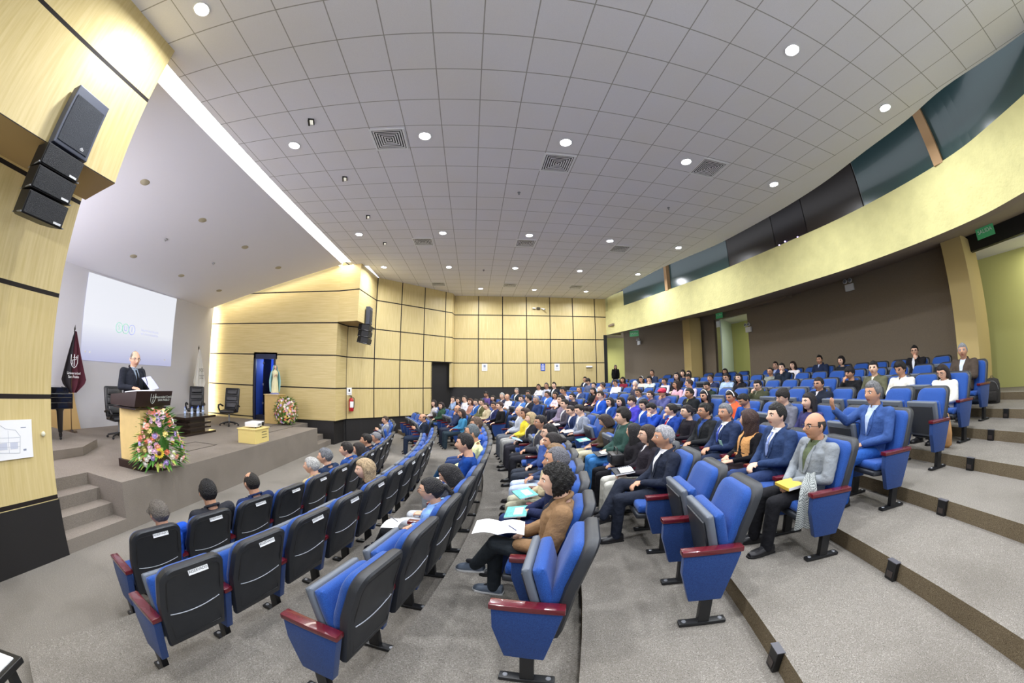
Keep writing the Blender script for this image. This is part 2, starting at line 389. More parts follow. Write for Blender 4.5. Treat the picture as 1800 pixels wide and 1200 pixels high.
# ------------------------------------------------------------------ stage ceiling and coves
def sz(x): return 3.96 + 0.264 * (x + 4.76) + CAMZ
mb = MB(); a = [(-4.72, 2.95), (-4.72, 11.6), (-10.4, 11.6), (-10.4, 2.0), (-4.72, 2.0)]
mb.poly([(x, y, sz(x)) for x, y in a]); mb.poly([(x, y, sz(x) + 0.07) for x, y in reversed(a)])
for i in range(len(a)):
    p, q = a[i], a[(i + 1) % len(a)]; mb.poly([(*q, sz(q[0])), (*p, sz(p[0])), (*p, sz(p[0]) + 0.07), (*q, sz(q[0]) + 0.07)])
struct(mb.build('ceiling_stage', mat('white_stage_ceiling', '#dddce2', 0.8)))
mb = MB(); mb.prism([(-5.0, 2.0), (-4.4, 2.0), (-4.4, 12.1), (-5.0, 12.1)], CZ + 0.35, CZ + 0.4); mb.box(-5.05, -5.0, 2.0, 12.1, CZ - 0.02, CZ + 0.4); mb.box(-4.42, -4.38, 2.0, 12.1, CZ + .03, CZ + 0.4)
struct(mb.build('trim_cove', mat('cove_white', '#e8e6e0', 0.8)))
tag(MB().box(-4.95, -4.5, 2.6, 11.98, CZ + 0.12, CZ + 0.15).build('cove_light', mat('cove_tube_glow', '#fffaf0', emit=9.0)), 'long bright light cove between the tiled ceiling and the stage ceiling', 'cove light')
mb = MB()
for i in range(14):
    x0 = -10.2 + i * 0.4; mb.poly([(x0, 11.62, sz(x0) + 0.14), (x0 + 0.4, 11.62, sz(x0 + 0.4) + 0.14), (x0 + 0.4, 11.72, sz(x0 + 0.4) + 0.14), (x0, 11.72, sz(x0) + 0.14)])
tag(mb.build('cove_light', mat('cove_side_glow', '#fff3d8', emit=14.0)), 'sloping light strip glowing on the far wooden wall above the stage', 'cove light')
tag(MB().box(-10.52, -10.46, 11.6, 11.8, SZ + 0.02, 4.9).build('cove_light', mat('cove_wall_glow', '#fff6dc', emit=60.0)), 'upright light strip hidden behind the edge of the white stage wall', 'cove light')
mb = MB()  # unseen near-side strip, added as stage fill to mirror the far one
for i in range(14):
    x0 = -10.2 + i * 0.4; mb.poly([(x0, 2.3, sz(x0) - 0.1), (x0, 2.4, sz(x0) - 0.1), (x0 + 0.4, 2.4, sz(x0 + 0.4) - 0.1), (x0 + 0.4, 2.3, sz(x0 + 0.4) - 0.1)])
tag(mb.build('cove_light', bpy.data.materials['cove_side_glow']), 'unseen sloping light strip added behind the near wall, mirroring the far one', 'cove light')
tag(MB().box(-10.3, -5.4, 2.06, 2.1, 2.2, 4.2).build('cove_light', mat('stage_fill_glow', '#f6f4ff', emit=5.5)), 'large unseen glowing panel added behind the near wall to fill the stage', 'cove light')  # added glowing panel, out of view, brightens the stage
# ------------------------------------------------------------------ gallery at the back
def ribbon(name, pts, z0, z1, m, d=0.3, under=None):
    mb = MB(); u = 0; n = len(pts)
    nr = []
    for i in range(n):
        a = Vector(pts[max(i - 1, 0)]); b = Vector(pts[min(i + 1, n - 1)]); t = (b - a).normalized(); nr.append(Vector((t.y, -t.x)))
    q = [(p[0] + v.x * d, p[1] + v.y * d) for p, v in zip(pts, nr)]
    for i in range(n - 1):
        a, b, c, e = pts[i], pts[i + 1], q[i + 1], q[i]
        mb.poly([(*a, z0), (*b, z0), (*b, z1), (*a, z1)]); mb.poly([(*c, z0), (*e, z0), (*e, z1), (*c, z1)])
        mb.poly([(*a, z1), (*b, z1), (*c, z1), (*e, z1)]); mb.mi = 1 if under else 0; mb.poly([(*b, z0), (*a, z0), (*e, z0), (*c, z0)]); mb.mi = 0
    return mb.build(name, [m, under] if under else m, smooth=30)
FB, FT = 2.2 + CAMZ, 3.4 + CAMZ
struct(ribbon('wall_gallery_front', FC, FB, FT, CREAM, 0.25, SOFFIT))
# sloping soffit behind the gallery front, up to the brown wall
WR = 26.12
mb = MB(); F2 = [FC[i] for i in range(0, len(FC))]
def wallpt(y):
    return (CX + math.sqrt(WR * WR - (y - CY) ** 2), y)
for i in range(len(F2) - 1):
    a, b = F2[i], F2[i + 1]
    def outp(p):
        d = Vector((p[0], p[1])); r = d.length
        # follow the ray from the room's centre line outwards
        y = p[1] * 1.18 if p[1] > 0 else p[1] * 1.18
        return (*wallpt(max(-4, min(y, 20.0))), 2.58 + CAMZ)
    oa, ob = outp(a), outp(b)
    mb.poly([(*a, FB + 0.004), (*b, FB + 0.004), ob, oa])
struct(mb.build('ceiling_soffit', SOFFIT))
struct(MB().box(5.6, 6.62, 16.76, 21.5, 4.4, 4.5).box(6.62, 9.6, 16.0, 21.5, 4.9, 5.0).build('ceiling_corridor', SOFFIT))
# brown wall in arc pieces between door openings
def arcwall(name, y0, y1, z0, z1, m, R=WR, d=0.15, n=14):
    pts = [(CX + math.sqrt(R * R - (y0 + (y1 - y0) * i / n - CY) ** 2), y0 + (y1 - y0) * i / n) for i in range(n + 1)]
    return struct(ribbon(name, pts, z0, z1, m, d))
WT = 2.62 + CAMZ
arcwall('wall_rear', 2.75, 10.7, 1.4, WT, BROWNW)
arcwall('wall_rear', 12.45, 18.0, 1.4, WT, BROWNW)
arcwall('wall_rear', 10.7, 12.45, 4.66, WT, BROWNW, n=4)
arcwall('wall_rear', -2.6, 2.75, 4.55, WT, mat('black_header', '#141214', 0.6), n=6)
# olive corridor walls seen through the openings
wallq('wall_corridor', (11.4, -3.5), (11.4, 4.5), 1.5, 4.62, OLIVE)
wallq('wall_corridor', (12.0, 9.0), (12.0, 15.0), 1.5, 5.0, OLIVE)
wallq('wall_corridor', (11.9, 13.55), (10.3, 12.42), 1.5, 5.0, mat('pale_blue_wall', '#c3d3cc', 0.8), thick=0.05)
wallq('wall_corridor', (6.4, 21.0), (9.9, 21.0), 0.8, 5.0, OLIVE, side=-1)
mb = MB().box(10.3, 11.5, -3.5, 2.9, 2.28 + CAMZ, 2.33 + CAMZ); struct(mb.build('ceiling_corridor', bpy.data.materials['ceiling_tiles']))
mb = MB().box(10.62, 12.1, 9.0, 15.0, 4.72, 4.78); struct(mb.build('ceiling_corridor', bpy.data.materials['ceiling_tiles']))
struct(MB().box(6.42, 6.6, 16.74, 16.95, 0.9, FB).build('trim_1', BLACKW))
struct(MB().box(6.6, 10.2, 16.9, 21.2, 1.5, 1.58).build('floor_corridor', CARPET))
for (x, y, z, en) in ((10.75, 0.6, 4.55, 26), (11.2, 11.0, 4.6, 26), (8.2, 19.2, 4.3, 60), (10.75, -1.8, 4.55, 26)):  # unseen lamps, added to brighten the olive corridors
    ld = bpy.data.lights.new('corridor_fill_lamp', 'AREA'); ld.shape = 'DISK'; ld.size = 0.7; ld.energy = en; ld.color = (1.0, 0.98, 0.85)
    lo = bpy.data.objects.new('corridor_fill_lamp', ld); COL.objects.link(lo); lo.location = (x, y, z)
def col(y0, y1, x0, dx, z0, z1):
    mb = MB(); mb.prism([(x0, y0), (x0, y1), (x0 + dx, y1 + 0.1), (x0 + dx, y0 - 0.1)], z0, z1, bevel=0.01)
    return mb
struct(MB().box(9.4, 10.6, 2.31, 2.82, 1.2, 2.52 + CAMZ, 0.01).build('column', COLUMN))
struct(MB().box(9.0, 9.6, 12.97, 13.52, 1.2, 2.5 + CAMZ, 0.01).build('column', COLUMN))
struct(MB().box(6.4, 7.4, 16.76, 16.9, FB, CZ + 0.3).build('wall_gallery_end', CREAM))
struct(MB().box(10.15, 12.3, 8.5, 15.5, 4.8, 4.9).build('ceiling_light_block', SOFFIT))  # unseen slab, added to keep world light out above the corridor
struct(MB().prism([(-4.99, 12.1), (-4.91, 12.86), (-4.3, 13.34), (-4.6, 13.7), (-5.3, 13.1), (-5.3, 12.1)], 0.0, 0.8).build('baseboard_corner', BLACKW))
# gallery glazing above the front: panels between posts, built on the same curve
GP = [(p[0] + 0.1, p[1]) for p in FC]
def seg(y0, y1):
    ys = [q[1] for q in GP]
    def at(y):
        for a, b in zip(GP, GP[1:]):
            if a[1] <= y <= b[1]: t = (y - a[1]) / (b[1] - a[1]); return (a[0] + (b[0] - a[0]) * t, y)
        return GP[-1]
    return [at(y0)] + [q for q in GP if y0 < q[1] < y1] + [at(y1)]
TEAL = mat('teal_glass', '#31494a', 0.22, spec=0.7, coat=0.3)
BRN = mat('brown_glass', '#2b2420', 0.35)
BRN2 = mat('dark_brown_glass', '#1b1113', 0.35)
GL = [(-2.5, 1.78, TEAL, 'teal gallery window nearest the camera'), (1.98, 3.93, TEAL, 'teal gallery window past the first tan post'),
      (3.97, 5.73, BRN, 'dark brown gallery panel beside the nearer teal windows'), (5.75, 6.88, BRN2, 'darkest brown gallery panel with small violet lights'),
      (6.9, 8.88, BRN, 'brown gallery panel beside the farther teal windows'), (8.9, 11.95, TEAL, 'teal gallery window between brown panel and far post'), (12.2, 15.3, TEAL, 'teal gallery window at the far end of the gallery')]
for y0, y1, m, lb in GL:
    tag(ribbon('gallery_window', seg(y0, y1), FT - 0.05, CZ + 0.8, m, 0.05), lb, 'window pane')
for y in (1.88, 12.07):
    p = seg(y - 0.01, y + 0.01)[0]
    struct(MB().box(p[0] - 0.12, p[0] + 0.25, y - 0.1, y + 0.1, FT - 0.02, CZ + 0.6).build('trim_post', mat('tan_post', '#a5835c', 0.7)))
p = seg(15.3, 16.7); struct(ribbon('wall_gallery_end', p, FT - 0.01, CZ + 0.1, CREAM, 0.2))
struct(MB().box(7.0, 12.0, -3.5, 20, CZ + 0.78, CZ + 0.85).build('ceiling_gallery', DARK))

# ------------------------------------------------------------------ ceiling fixtures
LENS = mat('lamp_glow', '#f4f7ff', emit=28.0)
TRIMW = mat('white_metal', '#e6e6e6', 0.4)
GREYM = mat('grey_metal', '#8d9096', 0.4, metal=0.4)
BLK = mat('black_plastic', '#141416', 0.45)
WHT = mat('white_plastic', '#e3e4e6', 0.5)
mb = MB(); n = 28
mb.lathe([(0.095, CZ), (0.115, CZ - 0.004), (0.118, CZ - 0.012), (0.1, CZ - 0.014), (0.092, CZ - 0.004)], n=n); ring_me = mb.mesh('ring', 40); ring_me.materials.append(TRIMW)
mb = MB(); mb.lathe([(0.001, CZ - 0.006), (0.06, CZ - 0.0062), (0.092, CZ - 0.004), (0.09, CZ + 0.002), (0.001, CZ + 0.002)], n=n); lens_me = mb.mesh('lens', 40); lens_me.materials.append(LENS)
ROWN = {2.0: 'row of lamps nearest the camera', 5.03: 'second row of lamps from the camera', 9.25: 'middle row of lamps', 12.28: 'row of lamps before the last', 15.32: 'last row near the far wall', -1.0: 'unseen row added behind the camera'}
CN = ['beside the light cove', 'second from the cove', 'in the middle', 'second from the gallery', 'beside the gallery']
for i, (lx, ly) in enumerate(LIGHTS):
    if i >= 23: continue
    rw = min(ROWN, key=lambda q: abs(q - ly)); c = CN[i % 5] if i < 20 else ['nearest the stage', 'in the middle', 'nearest the gallery'][i - 20]
    e = empty('ceiling_downlight', (lx, ly, 0), 0, 'round ceiling downlight %s, %s' % (c, ROWN[rw]), 'ceiling light', 'recessed downlights in the tiled ceiling')
    link('lamp_ring', ring_me, e); link('lamp_lens', lens_me, e)
# air vents: square cones of louvres
def louvre():
    mb = MB(); s = 0.3
    mb.box(-s, s, -s, -s + 0.035, -0.012, 0.0).box(-s, s, s - 0.035, s, -0.012, 0.0).box(-s, -s + 0.035, -s + 0.035, s - 0.035, -0.012, 0.0).box(s - 0.035, s, -s + 0.035, s - 0.035, -0.012, 0.0)
    fr = mb.mesh('frame'); fr.materials.append(WHT)
    mb = MB()
    for k in range(6):
        a = 0.25 - k * 0.042; b = a - 0.022
        for sx, sy in ((1, 0), (-1, 0), (0, 1), (0, -1)):
            if sx: mb.poly([(sx * a, -a, -0.010), (sx * a, a, -0.010), (sx * b, b, 0.012 - 0.02), (sx * b, -b, 0.012 - 0.02)])
            else: mb.poly([(-a, sy * a, -0.010), (a, sy * a, -0.010), (b, sy * b, -0.008), (-b, sy * b, -0.008)])
    lo = mb.mesh('louvres', normals=False); lo.materials.append(WHT)
    mb = MB(); mb.poly([(-0.265, -0.265, -0.004), (-0.265, 0.265, -0.004), (0.265, 0.265, -0.004), (0.265, -0.265, -0.004)]); bk = mb.mesh('backing'); bk.materials.append(mat('vent_dark', '#24252b', 0.8))
    return fr, lo, bk
fr, lo, bk = louvre()
for i, (x, y) in enumerate([(-1.56, 5.1), (1.5, 5.7), (4.5, 5.08), (-1.58, 9.92), (1.48, 9.88), (4.5, 9.88), (-1.58, 14.63), (1.48, 14.66), (4.42, 14.63)]):
    lb = 'square white ceiling vent, %s of the %s row of vents' % (['stage-side one', 'middle one', 'gallery-side one'][i % 3], ['nearest', 'middle', 'farthest'][i // 3])
    e = empty('ceiling_vent', (x, y, CZ), 0, lb, 'air vent', 'louvred air vents in the ceiling')
    link('vent_frame', fr, e); link('louvres', lo, e); link('backing', bk, e)
# adjustable black spots
for i, y in enumerate([4.45, 6.29, 8.13, 9.97]):
    e = empty('spotlight', (-2.77, y, CZ), 0.3, 'small black square spotlight in the ceiling, ' + ['nearest the camera', 'second from the camera', 'third from the camera', 'farthest from the camera'][i], 'spotlight', 'small square spotlights in the tiled ceiling')
    MB().box(-0.05, 0.05, -0.075, 0.075, -0.02, 0.0, 0.004).box(-0.045, -0.02, -0.07, 0.07, -0.05, -0.02).build('housing', BLK, e)
    MB().box(-0.018, 0.035, -0.055, 0.055, -0.03, -0.02, 0.004).build('reflector', mat('spot_reflector', '#e9e6d8', 0.3, emit=0.6), e)
for i, (x, y) in enumerate([(0.91, 6.91), (4.58, 6.92), (0.3, 12.6)]):
    MB().cyl(0, 0, -0.012, 0, 0.035, n=14).cyl(0, 0, -0.05, -0.012, 0.012, n=10).cyl(0, 0, -0.055, -0.05, 0.02, n=12)
    mb = MB().cyl(0, 0, -0.012, 0, 0.035, n=14).cyl(0, 0, -0.05, -0.012, 0.012, n=10).cyl(0, 0, -0.055, -0.05, 0.02, n=12)
    o = mb.build('fire_sprinkler', GREYM); o.location = (x, y, CZ); tag(o, 'small sprinkler head hanging under the ceiling tiles, ' + ['stage side', 'gallery side', 'near the far wall'][i], 'sprinkler')
DISC = mat('unlit_lamp_disc', '#a89f86', 0.6)
SPN = ['nearest the camera', 'second from the camera', 'third from the camera', 'farthest from the camera']
def onstage(x, y): return sz(x)
tilt = math.atan(0.264)
for j, (x, ys) in enumerate([(-6.5, (4.53, 6.46, 8.35, 10.29)), (-8.97, (6.52, 8.46, 10.39))]):
    for i, y in enumerate(ys):
        o = MB().lathe([(0.001, -0.012), (0.09, -0.012), (0.1, -0.004), (0.1, 0.0)], n=24).build('stage_lamp', DISC, smooth=40)
        o.location = (x, y, sz(x) - 0.001); o.rotation_euler = (0, -tilt, 0)
        tag(o, 'round beige unlit lamp in the stage ceiling, %s row, %s' % (['outer', 'inner'][j], SPN[i]), 'ceiling lamp', 'unlit round lamps in the stage ceiling')
for i, y in enumerate((6.51, 8.52)):
    o = MB().cyl(0, 0, -0.03, 0, 0.045, 0.05, n=14).cyl(0, 0, -0.06, -0.03, 0.015, n=10).build('fire_sprinkler', mat('sprinkler_light', '#9a9a9a', 0.4)); o.location = (-7.74, y, sz(-7.74))
    tag(o, 'small sprinkler in the stage ceiling, %s of the two' % ['nearer', 'farther'][i], 'sprinkler')

# ------------------------------------------------------------------ loudspeaker arrays on the box bulges
GRILLE = mat('speaker_grille', '#33373f', 0.6, metal=0.2, bump=0.8, bscale=260)
SPKB = mat('speaker_black', '#101013', 0.5)
def flat_speaker(x, y0, y1, z0, z1, lb, face=1):
    e = empty('loudspeaker', (x, (y0 + y1) / 2, z0), 0, lb, 'loudspeaker'); w = (y1 - y0) / 2; h = z1 - z0
    MB().box(0.0, 0.14, -w, w, 0, h, 0.01).build('cabinet', mat('speaker_blue_grey', '#454a5a', 0.5), e)
    MB().box(0.14, 0.152, -w + 0.03, w - 0.03, 0.04, h - 0.11, 0.003).build('grille', GRILLE, e)
    t = text('brand_mark', 'db', 0.05, WHT, frame((0.154, w - 0.12, 0.08), (0, 1, 0), (1, 0, 0)), e)
    return e
def line_module(x, y, z, pitch, lb, w=0.24, h=0.215, d=0.26, yaw=0.0):
    e = empty('loudspeaker', (x, y, z), yaw, lb, 'loudspeaker'); e.rotation_euler = (0, pitch, yaw)
    mb = MB(); mb.prism([(0, -w), (d, -w - 0.0), (d, w), (0, w), (-0.16, w - 0.08), (-0.16, -w + 0.08)], 0, h, bevel=0.006); mb.build('cabinet', SPKB, e)
    MB().box(d, d + 0.014, -w + 0.012, w - 0.012, 0.012, h - 0.012, 0.004).build('grille', mat('module_grille', '#1b1d22', 0.6, bump=0.7, bscale=240), e)
    MB().box(d + 0.014, d + 0.017, w - 0.12, w - 0.03, 0.02, 0.04).build('name_plate', WHT, e)
    for sy in (-1, 1): MB().tube([(d + 0.012, sy * (w + 0.012), 0.01), (-0.1, sy * (w - 0.03), 0.01)], 0.008, 6).build('rigging_bar', GREYM, e)
    return e
flat_speaker(-4.165, 1.49, 1.95, 4.3, 4.97, 'tall flat grey loudspeaker on the near wooden box, mesh front')
for i, (x, z, p) in enumerate([(-4.28, 4.075, 0.12), (-4.29, 3.85, 0.16), (-4.31, 3.62, 0.2)]):
    line_module(x, 1.68, z, p, 'black line array loudspeaker under the near box, %s of three' % ['topmost', 'middle', 'lowest'][i])
flat_speaker(-3.99, 12.45, 12.85, 4.3, 4.95, 'tall flat loudspeaker on the far wooden box')
for i, (x, z, p) in enumerate([(-4.1, 4.075, 0.12), (-4.11, 3.85, 0.16), (-4.13, 3.62, 0.2)]):
    line_module(x, 12.6, z, p, 'black line array loudspeaker under the far box, %s of three' % ['topmost', 'middle', 'lowest'][i])

# ------------------------------------------------------------------ signs and safety things on the walls
PAPER = mat('white_paper', '#f2f2f4', 0.6)
def wall_sheet(name, lb, cat, x, y, z, w, h, xdir, nrm, m=PAPER, group=None):
    e = empty(name, (0, 0, 0), 0, lb, cat, group); e.matrix_world = frame((x, y, z), xdir, nrm)
    MB().box(-w / 2, w / 2, -h / 2, h / 2, 0.002, 0.008).build('sheet', m, e); return e
def fill(e, boxes, name, m, z=0.0095):
    mb = MB()
    for x0, x1, y0, y1 in boxes: mb.box(x0, x1, y0, y1, 0.008, z)
    return mb.build(name, m, e)
GREYI = mat('grey_ink', '#8b93a8', 0.6); INK = mat('black_ink', '#23252b', 0.6)
e = wall_sheet('evacuation_plan', 'white evacuation plan sheet pinned to the near wooden wall', 'notice', -5.088, 1.98, 1.475, 0.64, 0.42, (0, 1, 0), (1, 0, 0))
mb = MB()
pts = [(-0.2, -0.12), (0.14, -0.15), (0.16, 0.03), (0.1, 0.1), (-0.03, 0.12), (-0.12, 0.17), (-0.2, 0.1), (-0.2, -0.12)]
for a, b in zip(pts, pts[1:]): mb.tube([(*a, 0.009), (*b, 0.009)], 0.0018, 4)
for yy in (-0.07, -0.02, 0.03): mb.tube([(-0.2, yy, 0.009), (0.15, yy - 0.01, 0.009)], 0.0012, 4)
mb.tube([(0.0, 0.1, 0.009), (0.0, -0.14, 0.009)], 0.0012, 4); mb.build('plan_drawing', GREYI, e)
fill(e, [(-0.15, -0.02, -0.1, -0.03), (0.02, 0.12, -0.1, -0.03)], 'plan_rooms', mat('pale_grey_ink', '#c9cddc', 0.6))
fill(e, [(0.17, 0.24, 0.12, 0.13)], 'plan_note', GREYI); fill(e, [(0.19, 0.23, -0.13, -0.11)], 'plan_note', GREYI)
o = MB().ball((0, 0, 0), 0.022, 0.03, 0.03).build('door_stop', mat('cream_rubber', '#dcd9c2', 0.5), smooth=180); o.location = (-5.083, 2.46, 1.51); tag(o, 'small cream round knob on the near wooden wall beside the plan', 'knob')
nA = Vector((ta.y, -ta.x, 0))
def angp(u, off=0.0): p = AA + ta * u; return (p.x + nA.x * off, p.y + nA.y * off)
RED = mat('extinguisher_red', '#b01525', 0.3, coat=0.5)
p = angp(0.17, 0.1); e = empty('fire_extinguisher', (p[0], p[1], 1.13), 0, 'red fire extinguisher with white label on the wooden corner wall', 'fire extinguisher')
MB().lathe([(0.001, 0), (0.085, 0.0), (0.092, 0.03), (0.092, 0.4), (0.07, 0.46), (0.03, 0.49), (0.001, 0.49)], n=20).build('cylinder', RED, e, smooth=50)
mb = MB()
for k in range(9):
    a = math.atan2(nA.y, nA.x) - 0.9 + 1.8 * k / 8; b = math.atan2(nA.y, nA.x) - 0.9 + 1.8 * (k + 1) / 8
    if k < 8: mb.poly([(0.0935 * math.cos(a), 0.0935 * math.sin(a), 0.14), (0.0935 * math.cos(b), 0.0935 * math.sin(b), 0.14), (0.0935 * math.cos(b), 0.0935 * math.sin(b), 0.36), (0.0935 * math.cos(a), 0.0935 * math.sin(a), 0.36)])
mb.build('label', PAPER, e)
MB().cyl(0, 0, 0.49, 0.55, 0.02).box(-0.1, 0.02, -0.012, 0.012, 0.55, 0.565).box(-0.09, 0.02, -0.012, 0.012, 0.58, 0.59).build('valve', BLK, e)
MB().tube([(0.02, 0.02, 0.53), (0.1, 0.04, 0.48), (0.11, 0.02, 0.3), (0.1, 0.0, 0.1)], 0.012, 8).build('hose', BLK, e)
p = angp(0.13); e = wall_sheet('extinguisher_sign', 'white sign with small pictogram above the red fire extinguisher', 'sign', p[0], p[1], 1.86, 0.2, 0.27, (ta.x, ta.y, 0), nA)
fill(e, [(-0.03, 0.03, -0.02, 0.08)], 'pictogram', INK); fill(e, [(-0.07, 0.07, -0.1, -0.085)], 'sign_words', INK)
for x, lb, m in ((0.47, 'white oval sign on the far wall beside the dark doorway', PAPER), (3.97, 'white sign on the far wall beside the blue notice', PAPER)):
    e = wall_sheet('wall_sign', lb, 'sign', x, 16.742, 2.93, 0.26, 0.34, (1, 0, 0), (0, -1, 0), m); fill(e, [(-0.05, 0.05, 0.0, 0.12)], 'pictogram', GREYI); fill(e, [(-0.08, 0.08, -0.09, -0.07)], 'sign_words', GREYI)
e = wall_sheet('notice_board', 'small blue notice on the far wall', 'notice', 3.27, 16.742, 2.93, 0.22, 0.34, (1, 0, 0), (0, -1, 0), mat('blue_notice', '#2a52b8', 0.5))
fill(e, [(-0.07, 0.07, 0.04 * k, 0.04 * k + 0.015) for k in range(-3, 3)] + [(-0.03, 0.03, 0.12, 0.15)], 'notice_text', PAPER)
e = empty('emergency_light', (5.6, 16.74, 2.94), 0, 'long white emergency lamp on the far wall near the exit', 'emergency light'); MB().box(-0.16, 0.16, -0.07, 0, -0.04, 0.04, 0.01).build('housing', WHT, e); MB().box(-0.14, 0.14, -0.08, -0.07, -0.02, 0.02).build('lamp_cover', mat('frosted', '#ffffff', 0.3), e)
e = empty('security_camera', (3.1, 16.74, 5.8), 0, 'security camera pair high on the far wooden wall', 'camera')
MB().box(-0.1, 0.06, -0.08, 0, -0.05, 0.05, 0.008).build('junction_box', mat('dark_box', '#3b3428', 0.5), e); MB().capsule((0.14, -0.06, 0.0), (0.26, -0.2, -0.08), 0.035, 0.035).build('camera_body', WHT, e, smooth=60); MB().ball((0.265, -0.21, -0.085), 0.03).build('camera_lens', BLK, e, smooth=180)
MB().box(-0.3, -0.16, -0.1, 0.0, -0.03, 0.03, 0.01).build('side_arm', WHT, e)
# twin-head emergency lamps on the brown wall
def twin(x, y, z, rz, lb):
    e = empty('emergency_light', (x - 0.01, y, z), rz, lb, 'emergency light')
    MB().box(-0.07, 0.0, -0.15, 0.15, -0.1, 0.1, 0.012).build('battery_box', WHT, e)
    for s in (-1, 1):
        h = MB().lathe([(0.001, 0), (0.05, 0.01), (0.07, 0.06), (0.07, 0.075), (0.001, 0.075)], n=16).build('lamp_head', WHT, e, smooth=50); h.location = (-0.05, s * 0.09, 0.17); h.rotation_euler = (0, -1.3, 0)
        g = MB().cyl(0, 0, 0.076, 0.08, 0.055, n=16).build('lamp_glass', GREYM, h)
    return e
yy = 6.15; twin(*wallpt(6.15), 4.62, 0, 'white twin-head emergency lamp high on the brown wall, above the back row')
twin(wallpt(16.9)[0] - 0.05, 16.9, 4.15, 0, 'white twin-head emergency lamp on the brown wall near the far exit')
twin(wallpt(10.6)[0] - 0.02, 10.62, 4.0, 0, 'white emergency lamp beside the olive doorway in the brown wall')
# exit signs
EXG = mat('exit_green', '#3d8a5a', 0.5, emit=0.25)
def exitsign(x, y, z, rz, lb):
    e = empty('exit_sign', (x, y, z), rz, lb, 'exit sign'); MB().box(-0.06, 0, -0.24, 0.24, 0.13, 0.17, 0.004).build('housing', WHT, e)
    MB().box(-0.045, -0.03, -0.22, 0.22, -0.13, 0.13).build('sign_panel', EXG, e)
    text('lettering', 'SALIDA', 0.11, PAPER, frame((-0.046, 0, 0), (0, -1, 0), (-1, 0, 0)), e); return e
exitsign(9.45, 1.72, 2.40 + CAMZ, -0.2, 'green exit sign over the near opening beside the tan column')
exitsign(wallpt(12.0)[0] - 0.1, 12.0, 2.6 + CAMZ - 0.13, 0, 'exit sign over the olive doorway in the brown wall')
exitsign(7.4, 15.2, 2.28 + CAMZ - 0.2, 0.8, 'exit sign over the far corner doorway')
mb = MB()
for k, y in enumerate((6.72, 6.5, 6.05)):
    p = seg(y - 0.01, y)[0]; o = MB().ball((0, 0, 0), 0.02).build('signal_lamp', mat('violet_glow', '#b8a0ff', emit=9.0), smooth=180); o.location = (p[0] - 0.04, y, FT + 0.03 + (0.03 if k == 1 else 0))
    tag(o, 'tiny violet lamp behind the gallery front, ' + ['farthest', 'middle', 'nearest'][k] + ' of the three', 'lamp')
# step lights on the aisle risers
for i, (x, y, k) in enumerate([(1.66, 1.24, 5), (2.89, 1.25, 6), (4.14, 1.35, 7), (5.44, 1.46, 8), (6.79, 1.5, 9), (8.13, 1.52, 10)]):
    R = RIS[k - 1]; th = math.asin((y - CY) / R); z = ZK[k - 1]
    e = empty('step_light', (CX + R * math.cos(th), y, z), th, 'black step light on the aisle riser, %s from the camera' % ['nearest', 'second', 'third', 'fourth', 'fifth', 'farthest'][i], 'step light', 'black step lights up the side aisle')
    MB().box(-0.045, 0.0, -0.05, 0.05, 0.0, 0.15, 0.005).build('housing', BLK, e); MB().box(-0.05, -0.044, -0.032, 0.032, 0.025, 0.075).build('lens', mat('step_lens', '#3a3230', 0.3), e)
    MB().box(-0.05, 0.004, -0.054, 0.054, 0.15, 0.156).build('top_cap', mat('cap_grey', '#55555c', 0.4), e)

# ------------------------------------------------------------------ things on the stage
SCR = mat('projected_light', '#eef2ff', 0.9, emit=0.95)
e = empty('projection_screen', (-10.34, 7.88, 2.5), 0, 'large bright projected picture on the white stage wall', 'projection screen')
# picture: nearly white, darker lilac band below (part of the projected slide)
m = bpy.data.materials.new('projected_slide'); m.use_nodes = True; nt = m.node_tree; b = nt.nodes['Principled BSDF']
uv = nt.nodes.new('ShaderNodeUVMap'); uv.uv_map = 'uv'; sp = nt.nodes.new('ShaderNodeSeparateXYZ'); nt.links.new(uv.outputs[0], sp.inputs[0])
c = mixc(nt, ramp(nt, sp.outputs[1], 0.02, 0.42), '#b9bde2', '#f4f7ff'); nt.links.new(c, b.inputs['Base Color']); nt.links.new(c, b.inputs['Emission Color']); b.inputs['Emission Strength'].default_value = 0.68; b.inputs['Roughness'].default_value = 0.9
nt.links.remove(b.inputs['Base Color'].links[0]); b.inputs['Base Color'].default_value = (0.12, 0.12, 0.13, 1)
mb = MB(); mb.poly([(0.012, -1.75, -0.03), (0.012, 1.82, 0.0), (0.012, 1.82, 2.28), (0.012, -1.83, 2.24)], [(0, 0), (1, 0), (1, 1), (0, 1)]); mb.poly([(0.0, -1.83, 2.24), (0.0, 1.82, 2.28), (0.0, 1.82, 0.0), (0.0, -1.75, -0.03)]); mb.build('picture', m, e, normals=False)
LG = mat('slide_logo', '#9fd0c0', 0.8, emit=0.42); LG2 = mat('slide_logo_blue', '#a9b2e2', 0.8, emit=0.42); LG3 = mat('slide_text', '#bfc3e2', 0.8, emit=0.45)
for k, ch in enumerate('SUI'):
    mb = MB(); cy_ = -0.5 + k * 0.25; pts = [(0.016, cy_ + 0.12 * math.cos(a * PI / 8) * (1 if abs(math.cos(a * PI / 8)) > .8 else 1.05), 0.97 + 0.14 * math.sin(a * PI / 8)) for a in range(17)]
    mb.tube(pts, 0.012, 5); mb.build('logo_ring', LG if k < 2 else LG2, e)
    text('logo_letter', ch, 0.2, LG if k == 0 else LG2, frame((0.016, cy_, 0.97), (0, 1, 0), (1, 0, 0)), e)
text('slide_words', 'Superintendencia\nde Universidades', 0.11, LG3, frame((0.016, 0.75, 0.97), (0, 1, 0), (1, 0, 0)), e)
